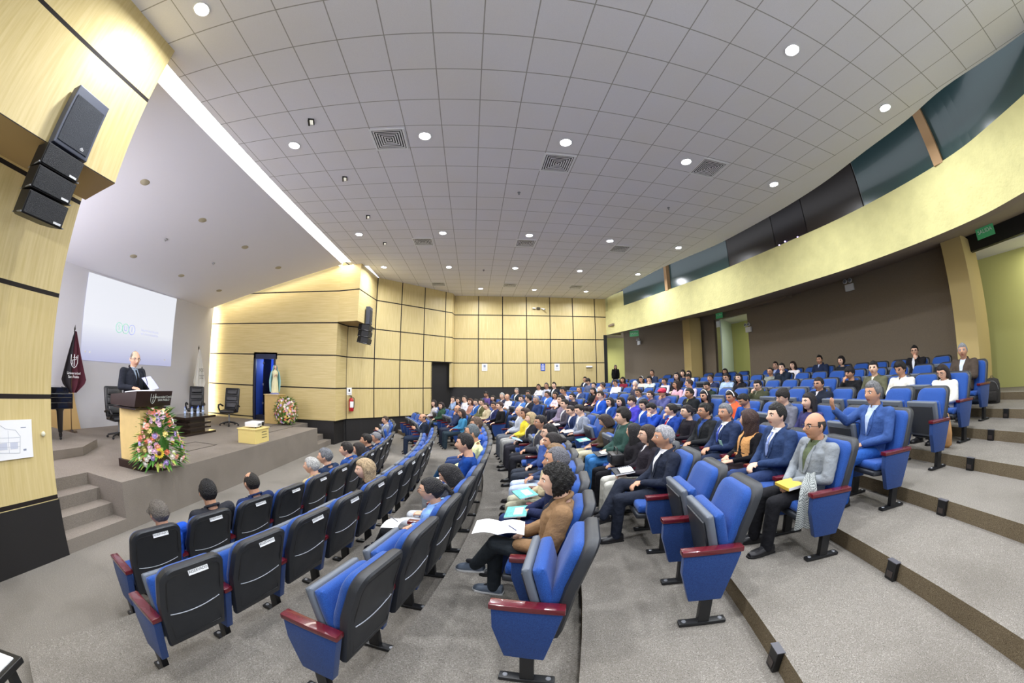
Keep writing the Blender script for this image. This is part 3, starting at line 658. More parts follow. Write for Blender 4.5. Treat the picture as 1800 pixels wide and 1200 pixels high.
for k, y in enumerate((-1.62, -1.47, 1.5)): MB().box(0.014, 0.017, y - 0.025, y + 0.025, 0.17, 0.22).build('slide_dot', PAPER, e)

# flags
def flag(x, y, z0, ztop, lb, mats, split, w=0.4, letters=None):
    e = empty('flag', (x, y, z0), 0, lb, 'flag'); H = ztop - z0
    MB().cyl(0, 0, 0, 0.03, 0.16, 0.14).cyl(0, 0, 0.03, 0.07, 0.06, 0.03).build('flag_base', mat('flag_base', '#3a2a20', 0.4), e, smooth=40)
    MB().cyl(0, 0, 0.05, H - 0.12, 0.014).build('flag_pole', mat('flag_pole', '#6a5030', 0.4), e, smooth=60)
    MB().lathe([(0.001, H + 0.02), (0.012, H - 0.03), (0.028, H - 0.09), (0.012, H - 0.12), (0.03, H - 0.14), (0.001, H - 0.15)], n=12).build('finial', mat('finial_dark', '#2a2622', 0.35, metal=0.5), e, smooth=60)
    # draped cloth: narrow at top, wide at two thirds, gathered folds
    for half in (0, 1):
        mb = MB(); rows = []
        for j in range(15):
            t = j / 14; z = (H - 0.14) * (1 - t) + (H - 1.6) * t; ww = w * (0.08 + 0.92 * min(1, t / 0.82)); 
            if t > 0.82: ww = w * (1 - 0.75 * (t - 0.82) / 0.18)
            row = []
            for i in range(9):
                s = (i / 8) * 0.5 + half * 0.5; yy = (s - 0.5) * 2 * ww * (1.0 if s > .5 else .85); xx = 0.05 + 0.045 * math.sin(s * 19 + 1) * (0.3 + t)
                row.append((xx, yy, z))
            rows.append(row)
        full = [r + [(p[0] - 0.012, p[1], p[2]) for p in reversed(r)] for r in rows]
        mb.loft(full); mb.build('flag_cloth', mats[half], e, smooth=60)
    return e
MRN = mat('maroon_cloth', '#4a0f22', 0.8); BKC = mat('black_cloth', '#1b141b', 0.8); WCL = mat('white_cloth', '#e2e0da', 0.8)
f1 = flag(-9.9, 5.62, 0.72, 3.27, 'dark maroon and black flag with white crest behind the piano', [BKC, MRN], 0, 0.42)
mb = MB()
pts = [(0.112, -0.1, 0.25), (0.112, -0.1, 0.06), (0.112, -0.06, -0.02), (0.112, 0.0, -0.06), (0.112, 0.06, -0.02), (0.112, 0.1, 0.06), (0.112, 0.1, 0.25)]
mb.tube([(p[0], p[1], p[2] + 1.6) for p in pts], 0.008, 5); mb.tube([(0.112, 0, 1.58), (0.112, 0, 1.86)], 0.008, 5); mb.tube([(0.112, -0.05, 1.62), (0.112, -0.055, 1.72), (0.112, 0.05, 1.74), (0.112, 0.06, 1.82)], 0.008, 5); mb.tube([(0.112, -0.04, 1.79), (0.112, 0.09, 1.79)], 0.006, 5)
mb.build('crest', PAPER, f1)
text('flag_words', 'Universidad\nSan Pablo', 0.085, PAPER, frame((0.115, 0.0, 1.37), (0, 1, 0), (1, 0, 0)), f1)
f2 = flag(-10.0, 10.75, SZ, 3.3, 'white flag with small grey lettering beside the glowing wall edge', [WCL, WCL], 0, 0.36)
text('flag_letters', 'SCE', 0.15, mat('flag_grey_letters', '#6b6a66', 0.7), frame((0.115, 0.08, 1.72), (0, 1, 0), (1, 0, 0)), f2)
text('flag_words', 'Universidad\nCatolica\nSan Pablo', 0.055, mat('flag_grey_letters', '#6b6a66', 0.7), frame((0.115, 0.1, 1.48), (0, 1, 0), (1, 0, 0)), f2)

# piano on the platform
PIA = mat('piano_black', '#0c0c0f', 0.18, coat=0.8)
e = empty('piano', (-8.25, 3.85, 0.88), 0, 'glossy black grand piano on the stage riser, partly behind the near wall', 'piano')
MB().prism([(0.25, -1.3), (0.25, 0.74), (-0.3, 0.76), (-1.0, 0.4), (-1.45, -0.3), (-1.45, -1.3)], 0.6, 0.9, bevel=0.015).build('case', PIA, e)
MB().prism([(0.2, -1.25), (0.2, 0.62), (-0.3, 0.66), (-0.95, 0.35), (-1.4, -0.3), (-1.4, -1.25)], 0.98, 1.01, bevel=0.005).build('lid', PIA, e)
MB().box(0.02, 0.2, -1.2, 0.66, 0.9, 0.98).build('music_desk', PIA, e)
MB().box(0.25, 0.256, -1.2, 0.7, 0.72, 0.725).box(0.25, 0.256, -1.2, 0.7, 0.82, 0.824).build('edge_trim', mat('brass_trim', '#9a9484', 0.3, metal=0.6), e)
for x, y in ((0.1, 0.5), (0.1, -1.1), (-1.2, -0.6)): 
    l = MB().lathe([(0.035, 0.06), (0.04, 0.1), (0.035, 0.14), (0.05, 0.16), (0.075, 0.55), (0.1, 0.6)], x, y, 12).build('leg', PIA, e, smooth=40); MB().ball((x, y, 0.03), 0.03).build('caster', BLK, l, smooth=180)
tag(MB().loft([[(-10.26, 4.6, 0.73), (-10.26, 6.12, 0.73), (-10.31, 6.12, 0.73), (-10.31, 4.6, 0.73)], [(-10.26, 4.6, 1.66), (-10.26, 5.9, 1.66), (-10.31, 5.9, 1.66), (-10.31, 4.6, 1.66)]]).build('wood_panel', mat('orange_wood', '#cbaa72', 0.5)), 'plain light wooden panel standing behind the piano', 'panel')

# lectern
PW = mat('lectern_maple', '#d8bd80', 0.4, var=0.06, vscale=6); DW = mat('dark_wood_top', '#2c1c18', 0.35, var=0.1, vscale=20)
e = empty('lectern', (-5.7, 4.62, SZ), 0.0, 'maple lectern with dark top and crest, man reading behind it', 'lectern')
MB().box(-0.3, 0.36, -0.31, 0.31, 0.0, 0.13, 0.006).build('base', DW, e)
MB().box(-0.26, 0.32, -0.27, 0.28, 0.13, 1.03, 0.004).build('body', PW, e)
mb = MB(); prof = [(-0.28, 1.03), (0.4, 1.03), (0.46, 1.28), (-0.27, 1.19)]
mb.loft([[(x, y, z) for x, z in prof] for y in (-0.45, 0.36)]); 
mb.loft([[(x * 0.96, y, z - 0.02) for x, z in [(-0.28, 1.03), (0.4, 1.03), (0.36, 1.0), (-0.27, 1.0)]] for y in (-0.4, 0.32)]); mb.build('slanted_top', DW, e)
fx = 0.438
mb = MB(); cr_ = [(-0.05, 0.08), (-0.05, -0.02), (-0.03, -0.06), (0, -0.08), (0.03, -0.06), (0.05, -0.02), (0.05, 0.08)]
mb.tube([(fx + p[1] * 0.24, -0.02 + p[0], 1.155 + p[1]) for p in [(q[0] - 0.06, q[1]) for q in cr_]], 0.004, 5); mb.tube([(fx - .01, -0.08, 1.1), (fx + .02, -0.08, 1.22)], 0.004, 5); mb.tube([(fx + .005, -0.11, 1.18), (fx + .005, -0.05, 1.18)], 0.004, 5); mb.build('crest', mat('crest_silver', '#cfd3cc', 0.4), e)
text('plate_words', 'Universidad Catolica\nSAN PABLO', 0.052, mat('crest_silver', '#cfd3cc', 0.4), frame((fx + 0.004, 0.17, 1.155), (0, 1, 0), (1, 0, -0.24)), e)
mi = MB().tube([(-0.1, 0.28, 1.2), (-0.14, 0.27, 1.4), (-0.2, 0.2, 1.62)], 0.006, 6).build('microphone_stalk', BLK, e); MB().ball((-0.21, 0.19, 1.64), 0.014, 0.014, 0.022).build('microphone_head', BLK, mi, smooth=180)

# executive chairs
LEA = mat('black_leather', '#17171a', 0.38, bump=0.2, bscale=40)
def exec_chair():
    e = empty('office_chair', (0, 0, 0))
    mb = MB()
    for k in range(5):
        a = 2 * PI * k / 5 + 0.3; mb.tube([(0, 0, 0.12), (0.3 * math.cos(a), 0.3 * math.sin(a), 0.075)], [0.03, 0.018], 8)
    mb.build('star_base', BLK, e, smooth=60)
    for k in range(5):
        a = 2 * PI * k / 5 + 0.3; MB().ball((0.31 * math.cos(a), 0.31 * math.sin(a), 0.032), 0.032).build('caster', BLK, e, smooth=180)
    MB().cyl(0, 0, 0.1, 0.4, 0.028).build('gas_column', GREYM, e, smooth=60)
    MB().box(-0.26, 0.26, -0.25, 0.25, 0.4, 0.5, 0.045).build('seat', LEA, e, smooth=60)
    M = Matrix.Translation((-0.24, 0, 0.47)) @ Matrix.Rotation(-0.2, 4, 'Y')
    MB().box(-0.05, 0.05, -0.25, 0.25, 0.0, 0.72, 0.045, M=M).build('backrest', LEA, e, smooth=60)
    MB().box(0.04, 0.085, -0.19, 0.19, 0.06, 0.26, 0.03, M=M).build('lumbar_pad', LEA, e, smooth=60); MB().box(0.04, 0.08, -0.2, 0.2, 0.29, 0.46, 0.03, M=M).box(0.04, 0.08, -0.18, 0.18, 0.5, 0.67, 0.03, M=M).build('head_pad', LEA, e, smooth=60)
    for s in (-1, 1):
        MB().tube([(-0.2, s * 0.29, 0.6), (0.0, s * 0.3, 0.66), (0.18, s * 0.3, 0.65), (0.22, s * 0.29, 0.58), (0.12, s * 0.28, 0.47)], 0.028, 8).build('armrest', BLK, e, smooth=60)
    return e
ch = exec_chair()
CH = [(-7.9, 10.02, -1.25, 'black leather office chair standing alone left of the blue doorway'), (-9.0, 9.6, -0.95, 'black leather office chair behind the low table with bottles'),
      (-8.45, 6.15, -0.2, 'black office chair just behind the man at the lectern'), (-8.75, 7.15, -0.3, 'black office chair between the lectern and the low table')]
for i, (x, y, rz, lb) in enumerate(CH):
    o = ch if i == 0 else copy_tree(ch); o.location = (x, y, SZ); o.rotation_euler = (0, 0, rz); tag(o, lb, 'chair', 'black executive chairs on the stage')

# low table with shelves
DT = mat('dark_table', '#231812', 0.25, coat=0.4)
e = empty('coffee_table', (-7.75, 8.05, SZ), 0.0, 'low dark wooden table with slatted shelves holding water bottles', 'table')
MB().box(-0.4, 0.42, -0.62, 0.62, 0.42, 0.48, 0.004).build('tabletop', DT, e)
MB().box(-0.25, 0.28, -0.3, 0.3, 0.06, 0.42).build('core', DT, e)
for z in (0.14, 0.26): MB().box(-0.3, 0.34, -0.45, 0.5, z, z + 0.05, 0.003).build('shelf', DT, e)
MB().box(-0.4, 0.42, -0.62, 0.62, 0.0, 0.06, 0.004).build('foot_board', DT, e)
BOT = mat('clear_bottle', '#c9dcf5', 0.15, alpha=0.5, trans=0.55); CAPB = mat('blue_cap', '#3e63c8', 0.4)
for i, (dx, dy) in enumerate([(0.25, -0.2), (0.15, -0.08), (0.3, -0.02), (0.2, 0.12), (0.05, -0.26), (0.1, 0.42), (-0.02, 0.36)]):
    b = empty('water_bottle', (-7.75 + dx, 8.05 + dy, SZ + 0.48), 0, 'clear water bottle with blue cap on the low dark table, ' + ['front of the left cluster', 'middle of the left cluster', 'front centre', 'centre', 'back of the left cluster', 'far end front', 'far end back'][i], 'bottle', 'water bottles on the stage table')
    MB().lathe([(0.001, 0), (0.032, 0.002), (0.033, 0.13), (0.028, 0.15), (0.033, 0.17), (0.02, 0.2), (0.013, 0.215), (0.001, 0.215)], n=14).build('bottle_body', BOT, b, smooth=50)
    MB().cyl(0, 0, 0.215, 0.235, 0.015, n=12).build('cap', CAPB, b); MB().cyl(0, 0, 0.07, 0.12, 0.0335, n=14).build('label', mat('bottle_label', '#b9cdf2', 0.5), b, smooth=60)
# projector on its cupboard
e = empty('projector_cabinet', (-5.45, 7.88, SZ), 0, 'light maple cupboard with three slots near the stage edge', 'cabinet')
mb = MB().box(-0.26, 0.26, -0.3, 0.3, 0.0, 0.33, 0.005); mb.build('body', mat('cupboard_maple', '#e0cb80', 0.4), e)
MB().box(-0.28, 0.28, -0.32, 0.32, 0.33, 0.355, 0.004).build('top_board', mat('cupboard_top', '#e6d089', 0.4), e)
for k in range(3): MB().box(0.26, 0.264, -0.02, 0.2, 0.12 + k * 0.065, 0.132 + k * 0.065).build('slot', INK, e)
e = empty('projector', (-5.43, 7.9, SZ + 0.355), 0.15, 'white projector lying on the maple cupboard', 'projector')
MB().box(-0.17, 0.17, -0.21, 0.21, 0.03, 0.14, 0.02).build('housing', WHT, e, smooth=50)
l = MB().lathe([(0.045, 0), (0.05, 0.03), (0.035, 0.035), (0.001, 0.02)], n=18).build('lens', BLK, e, smooth=50); l.matrix_local = frame((0.165, 0.1, 0.085), (0, 1, 0), (1, 0, 0))
MB().box(0.17, 0.174, -0.15, 0.0, 0.06, 0.11).build('grille', GREYM, e)
for s in (-1, 1): MB().cyl(0.1, s * 0.15, 0, 0.03, 0.02, n=10).build('foot', BLK, e)
# floor hatches
for x, y, lb in ((-6.3, 6.3, 'thin dark outlined floor hatch in front of the cupboard'), (-6.3, 10.2, 'thin outlined floor hatch near the far end of the stage')):
    mb = MB(); a, b = 0.35, 0.75
    mb.box(-a, a, -b, -b + 0.02, 0, 0.006).box(-a, a, b - 0.02, b, 0, 0.006).box(-a, -a + 0.02, -b + 0.02, b - 0.02, 0, 0.006).box(a - 0.02, a, -b + 0.02, b - 0.02, 0, 0.006)
    o = mb.build('floor_hatch', mat('hatch_trim', '#4a433c', 0.6)); o.location = (x, y, SZ + 0.001); tag(o, lb, 'floor hatch')
# blue room behind the stage doorway
BLU = mat('blue_room', '#2c4fa8', 0.7)
struct(MB().box(-8.36, -8.28, 12.05, 13.4, SZ, 3.14).box(-7.4, -7.36, 12.17, 13.4, SZ, 3.14).box(-8.4, -7.2, 13.4, 13.46, SZ, 3.2).build('wall_backroom', BLU))
struct(MB().box(-8.36, -7.3, 12.05, 13.4, 3.14, 3.2).box(-8.36, -7.3, 12.05, 12.12, 2.96, 3.14).box(-8.32, -8.24, 12.03, 12.1, SZ, 2.96).box(-7.44, -7.36, 12.03, 12.1, SZ, 2.96).build('door_2', mat('dark_frame', '#1d2340', 0.5)))
struct(MB().box(-8.3, -7.4, 12.1, 13.4, 0.6, SZ + 0.16).build('floor_backroom', mat('dark_step', '#252633', 0.7)))
ld = bpy.data.lights.new('backroom_lamp', 'POINT'); ld.energy = 22; ld.color = (0.55, 0.7, 1.0); ld.shadow_soft_size = 0.1; lo = bpy.data.objects.new('backroom_lamp', ld); COL.objects.link(lo); lo.location = (-7.9, 12.9, 2.8)
e = empty('door_leaf', (-8.05, 12.3, SZ + 0.16), 1.2, 'dark folded door leaf with hinges in the blue doorway', 'door leaf'); MB().box(0, 0.35, -0.02, 0.02, 0, 2.1, 0.004).build('leaf', mat('door_leaf_dark', '#15151a', 0.5), e)
for z in (0.4, 1.1, 1.9): MB().box(-0.02, 0.01, -0.03, 0.03, z, z + 0.08).build('hinge', GREYM, e)
# pedestal, statue and flowers
e = empty('pedestal', (-7.0, 11.45, SZ), 0, 'tall light wooden pedestal under the robed statue', 'pedestal'); MB().box(-0.27, 0.27, -0.24, 0.24, 0, 0.98, 0.004).build('column_body', mat('pedestal_wood', '#c9ab6c', 0.5, var=0.05), e); MB().box(-0.3, 0.3, -0.27, 0.27, 0.98, 1.0, 0.004).build('top_board', PW, e)
ST = SZ + 1.0
e = empty('statue', (-7.0, 11.45, ST), -0.7, 'painted statue of a woman in a white dress and pale blue mantle on the pedestal', 'statue')
CRM = mat('statue_cream', '#e3dcb2', 0.5); PBL = mat('statue_blue', '#8fc2c4', 0.5); SKN = mat('statue_skin', '#d9b197', 0.5)
MB().lathe([(0.001, 0), (0.17, 0.0), (0.16, 0.03), (0.1, 0.06), (0.001, 0.06)], n=20).build('statue_base', mat('statue_cloud', '#7b80b0', 0.6, bump=0.4, bscale=20), e, smooth=60)
def folds(r, z, k=9, am=0.1): return [(r * (1 + am * math.sin(k * a)) * math.cos(a) * 0.8, r * (1 + am * math.sin(k * a)) * math.sin(a), z) for a in [2 * PI * i / 48 for i in range(48)]]
MB().loft([folds(0.13, 0.05), folds(0.12, 0.25), folds(0.105, 0.45, am=0.06), folds(0.085, 0.55, am=0.03), folds(0.1, 0.66, am=0.02), folds(0.115, 0.76, am=0.0), folds(0.05, 0.83, am=0), folds(0.035, 0.86, am=0)]).build('dress', CRM, e, smooth=60)
mb = MB(); rings = []
for z, r in ((0.08, 0.17), (0.25, 0.19), (0.45, 0.2), (0.6, 0.18), (0.75, 0.15), (0.85, 0.09), (0.93, 0.085), (0.99, 0.06), (1.01, 0.02)):
    ring = []
    for i in range(25):
        a = PI * 0.42 + (2 * PI - PI * 0.84) * i / 24; ring.append((r * (1 + 0.08 * math.sin(a * 11)) * math.cos(a) * 0.85 - 0.01, r * (1 + 0.08 * math.sin(a * 11)) * math.sin(a), z))
    rings.append(ring + [(p[0] * 0.86, p[1] * 0.86, p[2]) for p in reversed(ring)])
mb.loft(rings); mb.build('mantle', PBL, e, smooth=60)
MB().ball((0.015, 0, 0.92), 0.052, 0.046, 0.064).capsule((0.02, 0.01, 0.8), (0.02, 0.01, 0.86), 0.03, 0.026).build('head', SKN, e, smooth=180)
for s in (-1, 1): MB().capsule((0.08, s * 0.05, 0.6), (0.11, s * 0.015, 0.68), 0.018, 0.014).build('hand', SKN, e, smooth=180)
FLC = [('#e9a08c', 'coral'), ('#f2b8b2', 'pink'), ('#b9a0dc', 'lilac'), ('#f3efe6', 'white'), ('#ecd98a', 'yellow'), ('#e08060', 'orange'), ('#dcb4d0', 'mauve'), ('#f0e4da', 'ivory')]
LEAF = mat('leaf_green', '#4f8a36', 0.5, var=0.2, vscale=20); LEAF2 = mat('leaf_pale', '#a8b85a', 0.5)
def flowers(x, y, z, r, h, lb, seed, face, tall=True):
    R_ = random.Random(seed); e = empty('flower_arrangement', (x, y, z), 0, lb, 'flowers')
    MB().lathe([(0.001, 0), (r * 0.4, 0.0), (r * 0.45, h * 0.16), (r * 0.3, h * 0.2), (0.001, h * 0.2)], n=18).build('basket', mat('basket_brown', '#4b3a2a', 0.7), e, smooth=50)
    def pos(u=None):
        while True:
            a = R_.uniform(-PI, PI); t = R_.random(); rr = r * ((1.02 - 0.72 * t ** 1.3) * (0.75 + 0.25 * min(1, t / 0.12)) if tall else math.sqrt(max(0.05, 1 - (2 * t - 0.9) ** 2 / 1.25)))
            k = R_.uniform(0.8, 1.0); d = Vector((math.cos(a), math.sin(a), 0))
            if d.dot(Vector(face)) > -0.35: return d * rr * k + Vector((0, 0, h * (0.12 + 0.85 * t))), d, t
    mb = MB(); mb2 = MB()
    for i in range(300):
        p, d, t = pos(); L = R_.uniform(0.10, 0.2) * r / 0.42; up = Vector((0, 0, (t - 0.35) * 1.3)); q = (d + up).normalized(); sd = q.cross(Vector((0, 0, 1))).normalized() * L * 0.16
        b = p * 0.85 + Vector((0, 0, p.z * 0.15)); tgt = mb if i % 3 else mb2
        mid = b + q * L * 0.6 + Vector((0, 0, 0.01)); tip = b + q * L * 1.25 - Vector((0, 0, L * 0.15))
        tgt.poly([b, mid + sd, tip, mid - sd]); 
    mb.ball((0, 0, h * 0.42), r * 0.42, r * 0.42, h * 0.3, 16, 10)
    mb.build('leaves', LEAF, e, normals=False); mb2.build('pale_leaves', LEAF2, e, normals=False)
    for i in range(150):
        p, d, t = pos(); c, nm = FLC[R_.randrange(len(FLC))]; rr = R_.uniform(0.038, 0.062) * r / 0.42; up = Vector((0, 0, (t - 0.4))); q = (d + up).normalized(); p = p + q * 0.05
        mb = MB(); ax = q.orthogonal().normalized(); bx = q.cross(ax)
        for k in range(7):
            a = 2 * PI * k / 7; v = ax * math.cos(a) + bx * math.sin(a); s_ = v.cross(q) * rr * 0.42
            mb.poly([p, p + v * rr * 0.6 + s_ + q * rr * 0.3, p + v * rr + q * rr * 0.25, p + v * rr * 0.6 - s_ + q * rr * 0.3])
        mb.ball(p + q * rr * 0.15, rr * 0.42, nu=8, nv=5); mb.build('flower', mat('petal_' + nm, c, 0.6), e, normals=False)
    p = Vector((0.0, 0, 0)) + Vector(face) * r * 0.98 + Vector((0, 0, h * 0.34)); q = (Vector(face) + Vector((0, 0, 0.15))).normalized(); ax = q.orthogonal().normalized(); bx = q.cross(ax); mb = MB(); rr = 0.085 * r / 0.42
    for k in range(16):
        a = 2 * PI * k / 16; v = ax * math.cos(a) + bx * math.sin(a); s_ = v.cross(q) * rr * 0.2; mb.poly([p, p + v * rr * 0.6 + s_, p + v * rr, p + v * rr * 0.6 - s_])
    su = mb.build('sunflower', mat('sunflower_yellow', '#f2d23c', 0.6), e, normals=False); MB().ball(p + q * 0.01, rr * 0.4).build('flower_centre', mat('sunflower_brown', '#3a2414', 0.8), su, smooth=180)
    return e
flowers(-5.3, 4.68, SZ, 0.44, 0.98, 'large flower arrangement with a sunflower at the foot of the lectern', 3, (0.75, -0.66, 0))
flowers(-6.45, 11.3, SZ, 0.36, 0.9, 'round flower arrangement beside the statue pedestal', 5, (0.6, -0.8, 0), False)

# ------------------------------------------------------------------ auditorium seats
# local frame of a seat: x towards the stage, y to the sitter's left, z up; x = 0 under the top of the backrest
def fabric(name, c, c2):
    m = bpy.data.materials.new(name); m.use_nodes = True; nt = m.node_tree; b = nt.nodes['Principled BSDF']; tc = nt.nodes.new('ShaderNodeTexCoord')
    f = noise(nt, tc.outputs['Object'], 220, 2, 0.7); nt.links.new(mixc(nt, ramp(nt, f, 0.35, 0.7), c, c2), b.inputs['Base Color']); b.inputs['Roughness'].default_value = 0.8; b.inputs['Sheen Weight'].default_value = 0.15
    b.inputs['Specular IOR Level'].default_value = 0.3; bp = nt.nodes.new('ShaderNodeBump'); bp.inputs['Strength'].default_value = 0.35; bp.inputs['Distance'].default_value = 0.004
    nt.links.new(f, bp.inputs['Height']); nt.links.new(bp.outputs[0], b.inputs['Normal']); return m
BLUEF = fabric('blue_seat_fabric', '#12397f', '#2355a6')
BLUED = fabric('blue_panel_fabric', '#152f66', '#214684')
SHELL = mat('seat_shell', '#26292f', 0.42, bump=0.15, bscale=300)
PANG = mat('seat_pan_grey', '#5e6570', 0.45)
CHERRY = mat('cherry_armrest', '#5e1622', 0.22, coat=0.6, var=0.12, vscale=9)
STEEL = mat('seat_steel', '#17181b', 0.4)
SEAM = mat('seam_silver', '#b9bfca', 0.3)
def back_outline(w, z0, z1, r):
    """rounded upright shape in (y, z)"""
    pts = []
    for cx, cz, a0 in ((w - r, z1 - r, 0), (-(w - r), z1 - r, PI / 2)):
        for k in range(7): a = a0 + PI / 2 * k / 6; pts.append(((cx + r * math.cos(a)) * 0.94, cz + r * math.sin(a)))
    pts += [(-w * 0.985, z1 - 0.3), (-w * 0.9, z0), (w * 0.9, z0), (w * 0.985, z1 - 0.3)]
    return pts
def backx(z):   # back leans: x of the middle surface at height z
    t = (z - 0.36) / 0.64; return 0.205 - 0.205 * t + 0.05 * math.sin(PI * min(max(t, 0), 1)) * 0.5
def slab(out, x_in, x_out, shrink=0.0, inset=None):
    """closed slab following the back's lean; x_in/x_out = offsets to front/back"""
    mb = MB(); cy_ = 0; cz = sum(p[1] for p in out) / len(out)
    def ring(s, off): return [(backx(cz + (z - cz) * s) + off, y * s, cz + (z - cz) * s) for y, z in out]
    rings = [ring(0.02, x_out), ring(0.5, x_out), ring(0.9, x_out), ring(0.985, x_out + (x_in - x_out) * 0.18), ring(1.0, (x_in + x_out) / 2), ring(0.985, x_in - (x_in - x_out) * 0.18), ring(0.9, x_in), ring(0.5, x_in), ring(0.02, x_in)]
    mb.loft(rings); return mb
def lshift(mb): return mb
W = 0.265
so = back_outline(W, 0.33, 1.0, 0.10); 
cu = back_outline(W - 0.02, 0.4, 0.972, 0.09)
me_shell = slab(so, 0.018, -0.068).mesh('back_shell', 40); me_shell.materials.append(SHELL)
me_cush = slab(cu, 0.075, -0.004).mesh('backrest', 50); me_cush.materials.append(BLUEF)
mb = MB(); ys = [-0.2 + 0.4 * k / 10 for k in range(11)]
mb.tube([(backx(0.62 + 0.028 * (y / 0.2) ** 2) - 0.071, y, 0.60 + 0.03 * (y / 0.2) ** 2) for y in ys], 0.0035, 6); me_seam = mb.mesh('seam'); me_seam.materials.append(SEAM)
mb = MB(); o2 = back_outline(W - 0.045, 0.4, 0.945, 0.06)
r1 = [(backx(z) - 0.066, y, z) for y, z in o2]; mb.tube([Vector(p) for p in r1] + [Vector(r1[0])], 0.005, 5, cap=False); me_rim = mb.mesh('rim'); me_rim.materials.append(mat('shell_rim', '#17181c', 0.5))
def cushion(M, up):
    mb = MB(); mb.box(0.0, 0.46, -0.24, 0.24, 0.0, 0.085, 0.035, M=M); c = mb.mesh('seat', 60); c.materials.append(BLUEF)
    mb = MB(); mb.box(0.01, 0.475, -0.245, 0.245, -0.055, 0.0, 0.02, M=M); p = mb.mesh('pan', 60); p.materials.append(PANG if up else SHELL); return c, p
MD = Matrix.Translation((0.15, 0, 0.385)) @ Matrix.Rotation(math.radians(-4), 4, 'Y')
MU = Matrix.Translation((0.215, 0, 0.37)) @ Matrix.Rotation(math.radians(-76), 4, 'Y')
seat_dn, pan_dn = cushion(MD, 0); seat_up, pan_up = cushion(MU, 1)
mb = MB(); M = Matrix.Translation((0.215, 0, 0.37)) @ Matrix.Rotation(math.radians(-76), 4, 'Y'); mb.box(0.05, 0.42, -0.19, 0.19, -0.075, -0.056, 0.008, M=M); me_pocket = mb.mesh('recess', 40); me_pocket.materials.append(mat('pan_recess', '#2a2d33', 0.5))
def panel(sgn):
    """standard at one side: fabric panels, wood cap, post, foot"""
    y = 0.29 * sgn
    out = [(0.54, 0.575), (0.54, 0.44), (0.47, 0.22), (0.23, 0.215), (0.13, 0.56), (0.13, 0.575)]
    mb = MB(); M = Matrix(((1, 0, 0, 0), (0, 0, 1, y), (0, 1, 0, 0), (0, 0, 0, 1)))
    mb.prism(out, -0.03, 0.03, M=M, bevel=0.008); a = mb.mesh('side_panel', 40); a.materials.append(BLUED)
    mb = MB(); mb.prism([(0.545, 0.6), (0.545, 0.44), (0.5, 0.34), (0.12, 0.42), (0.11, 0.6)], -0.018, 0.018, M=M); core = mb.mesh('core')
    mb = MB(); mb.box(0.115, 0.555, y - 0.038, y + 0.038, 0.577, 0.615, 0.009); b = mb.mesh('armrest', 40); b.materials.append(CHERRY)
    mb = MB(); mb.box(0.29, 0.375, y - 0.026, y + 0.026, 0.02, 0.3, 0.004); c = mb.mesh('post', 40); c.materials.append(STEEL)
    mb = MB(); mb.box(0.16, 0.51, y - 0.034, y + 0.034, 0.0, 0.03, 0.012); d = mb.mesh('foot', 40); d.materials.append(STEEL)
    mb = MB(); mb.lathe([(0.001, 0.034), (0.014, 0.034), (0.018, 0.03), (0.018, 0.028)], 0.2, y, 10); e1 = mb.mesh('bolt'); e1.materials.append(GREYM)
    mb = MB(); mb.lathe([(0.001, 0.034), (0.014, 0.034), (0.018, 0.03), (0.018, 0.028)], 0.47, y, 10); e2 = mb.mesh('bolt'); e2.materials.append(GREYM)
    bpy.data.meshes.remove(core); return a, b, c, d, e1, e2
PL, PR = panel(1), panel(-1)
RT = [13.65, 14.72, 15.87, 17.03, 18.2, 19.45, 20.65, 21.95, 23.1, 24.35, 25.6]
YN = {0: 2.3, 1: 1.76, 2: 1.9, 3: 1.98, 4: 2.05}
PITCH = 0.605
NS = [17, 20, 22, 24, 24, 24, 24, 24, 25, 25, 22]
def seat_th(k, i):
    y0 = YN.get(k, 2.1) - CY
    return math.asin(y0 / RT[k]) + i * PITCH / RT[k]
def seat_pos(k, i):
    th = seat_th(k, i); return CX + RT[k] * math.cos(th), CY + RT[k] * math.sin(th), ZK[k], th + PI
def in_aisle(k, i):
    if k == 10 and (i < 2 or 12.4 < CY + RT[k] * math.sin(seat_th(k, i)) < 14.0): return True
    y = CY + RT[k] * math.sin(seat_th(k, i)); return 9.35 < y < 10.5
ROWS = ['front row', 'second row', 'third row', 'fourth row', 'fifth row', 'sixth row', 'seventh row', 'eighth row', 'ninth row', 'tenth row', 'back row']
ORD = ['first', 'second', 'third', 'fourth', 'fifth', 'sixth', 'seventh', 'eighth', 'ninth', 'tenth', 'eleventh', 'twelfth', '13th', '14th', '15th', '16th', '17th', '18th', '19th', '20th', '21st', '22nd', '23rd', '24th', '25th', '26th']
RES = mat('reserved_card', '#eceef2', 0.5)
lab_me = None
def reserved_mesh():
    o = text('words', 'RESERVADO', 0.026, INK, Matrix(), None, 0.0004); me = o.data; bpy.data.objects.remove(o); return me
RESW = reserved_mesh()
mb = MB(); mb.box(-0.075, 0.075, -0.02, 0.02, 0, 0.002); card_me = mb.mesh('card'); card_me.materials.append(RES)
def put(name, me, parent, M=None):
    o = link(name, me, parent)
    if M is not None: o.matrix_local = M
    return o
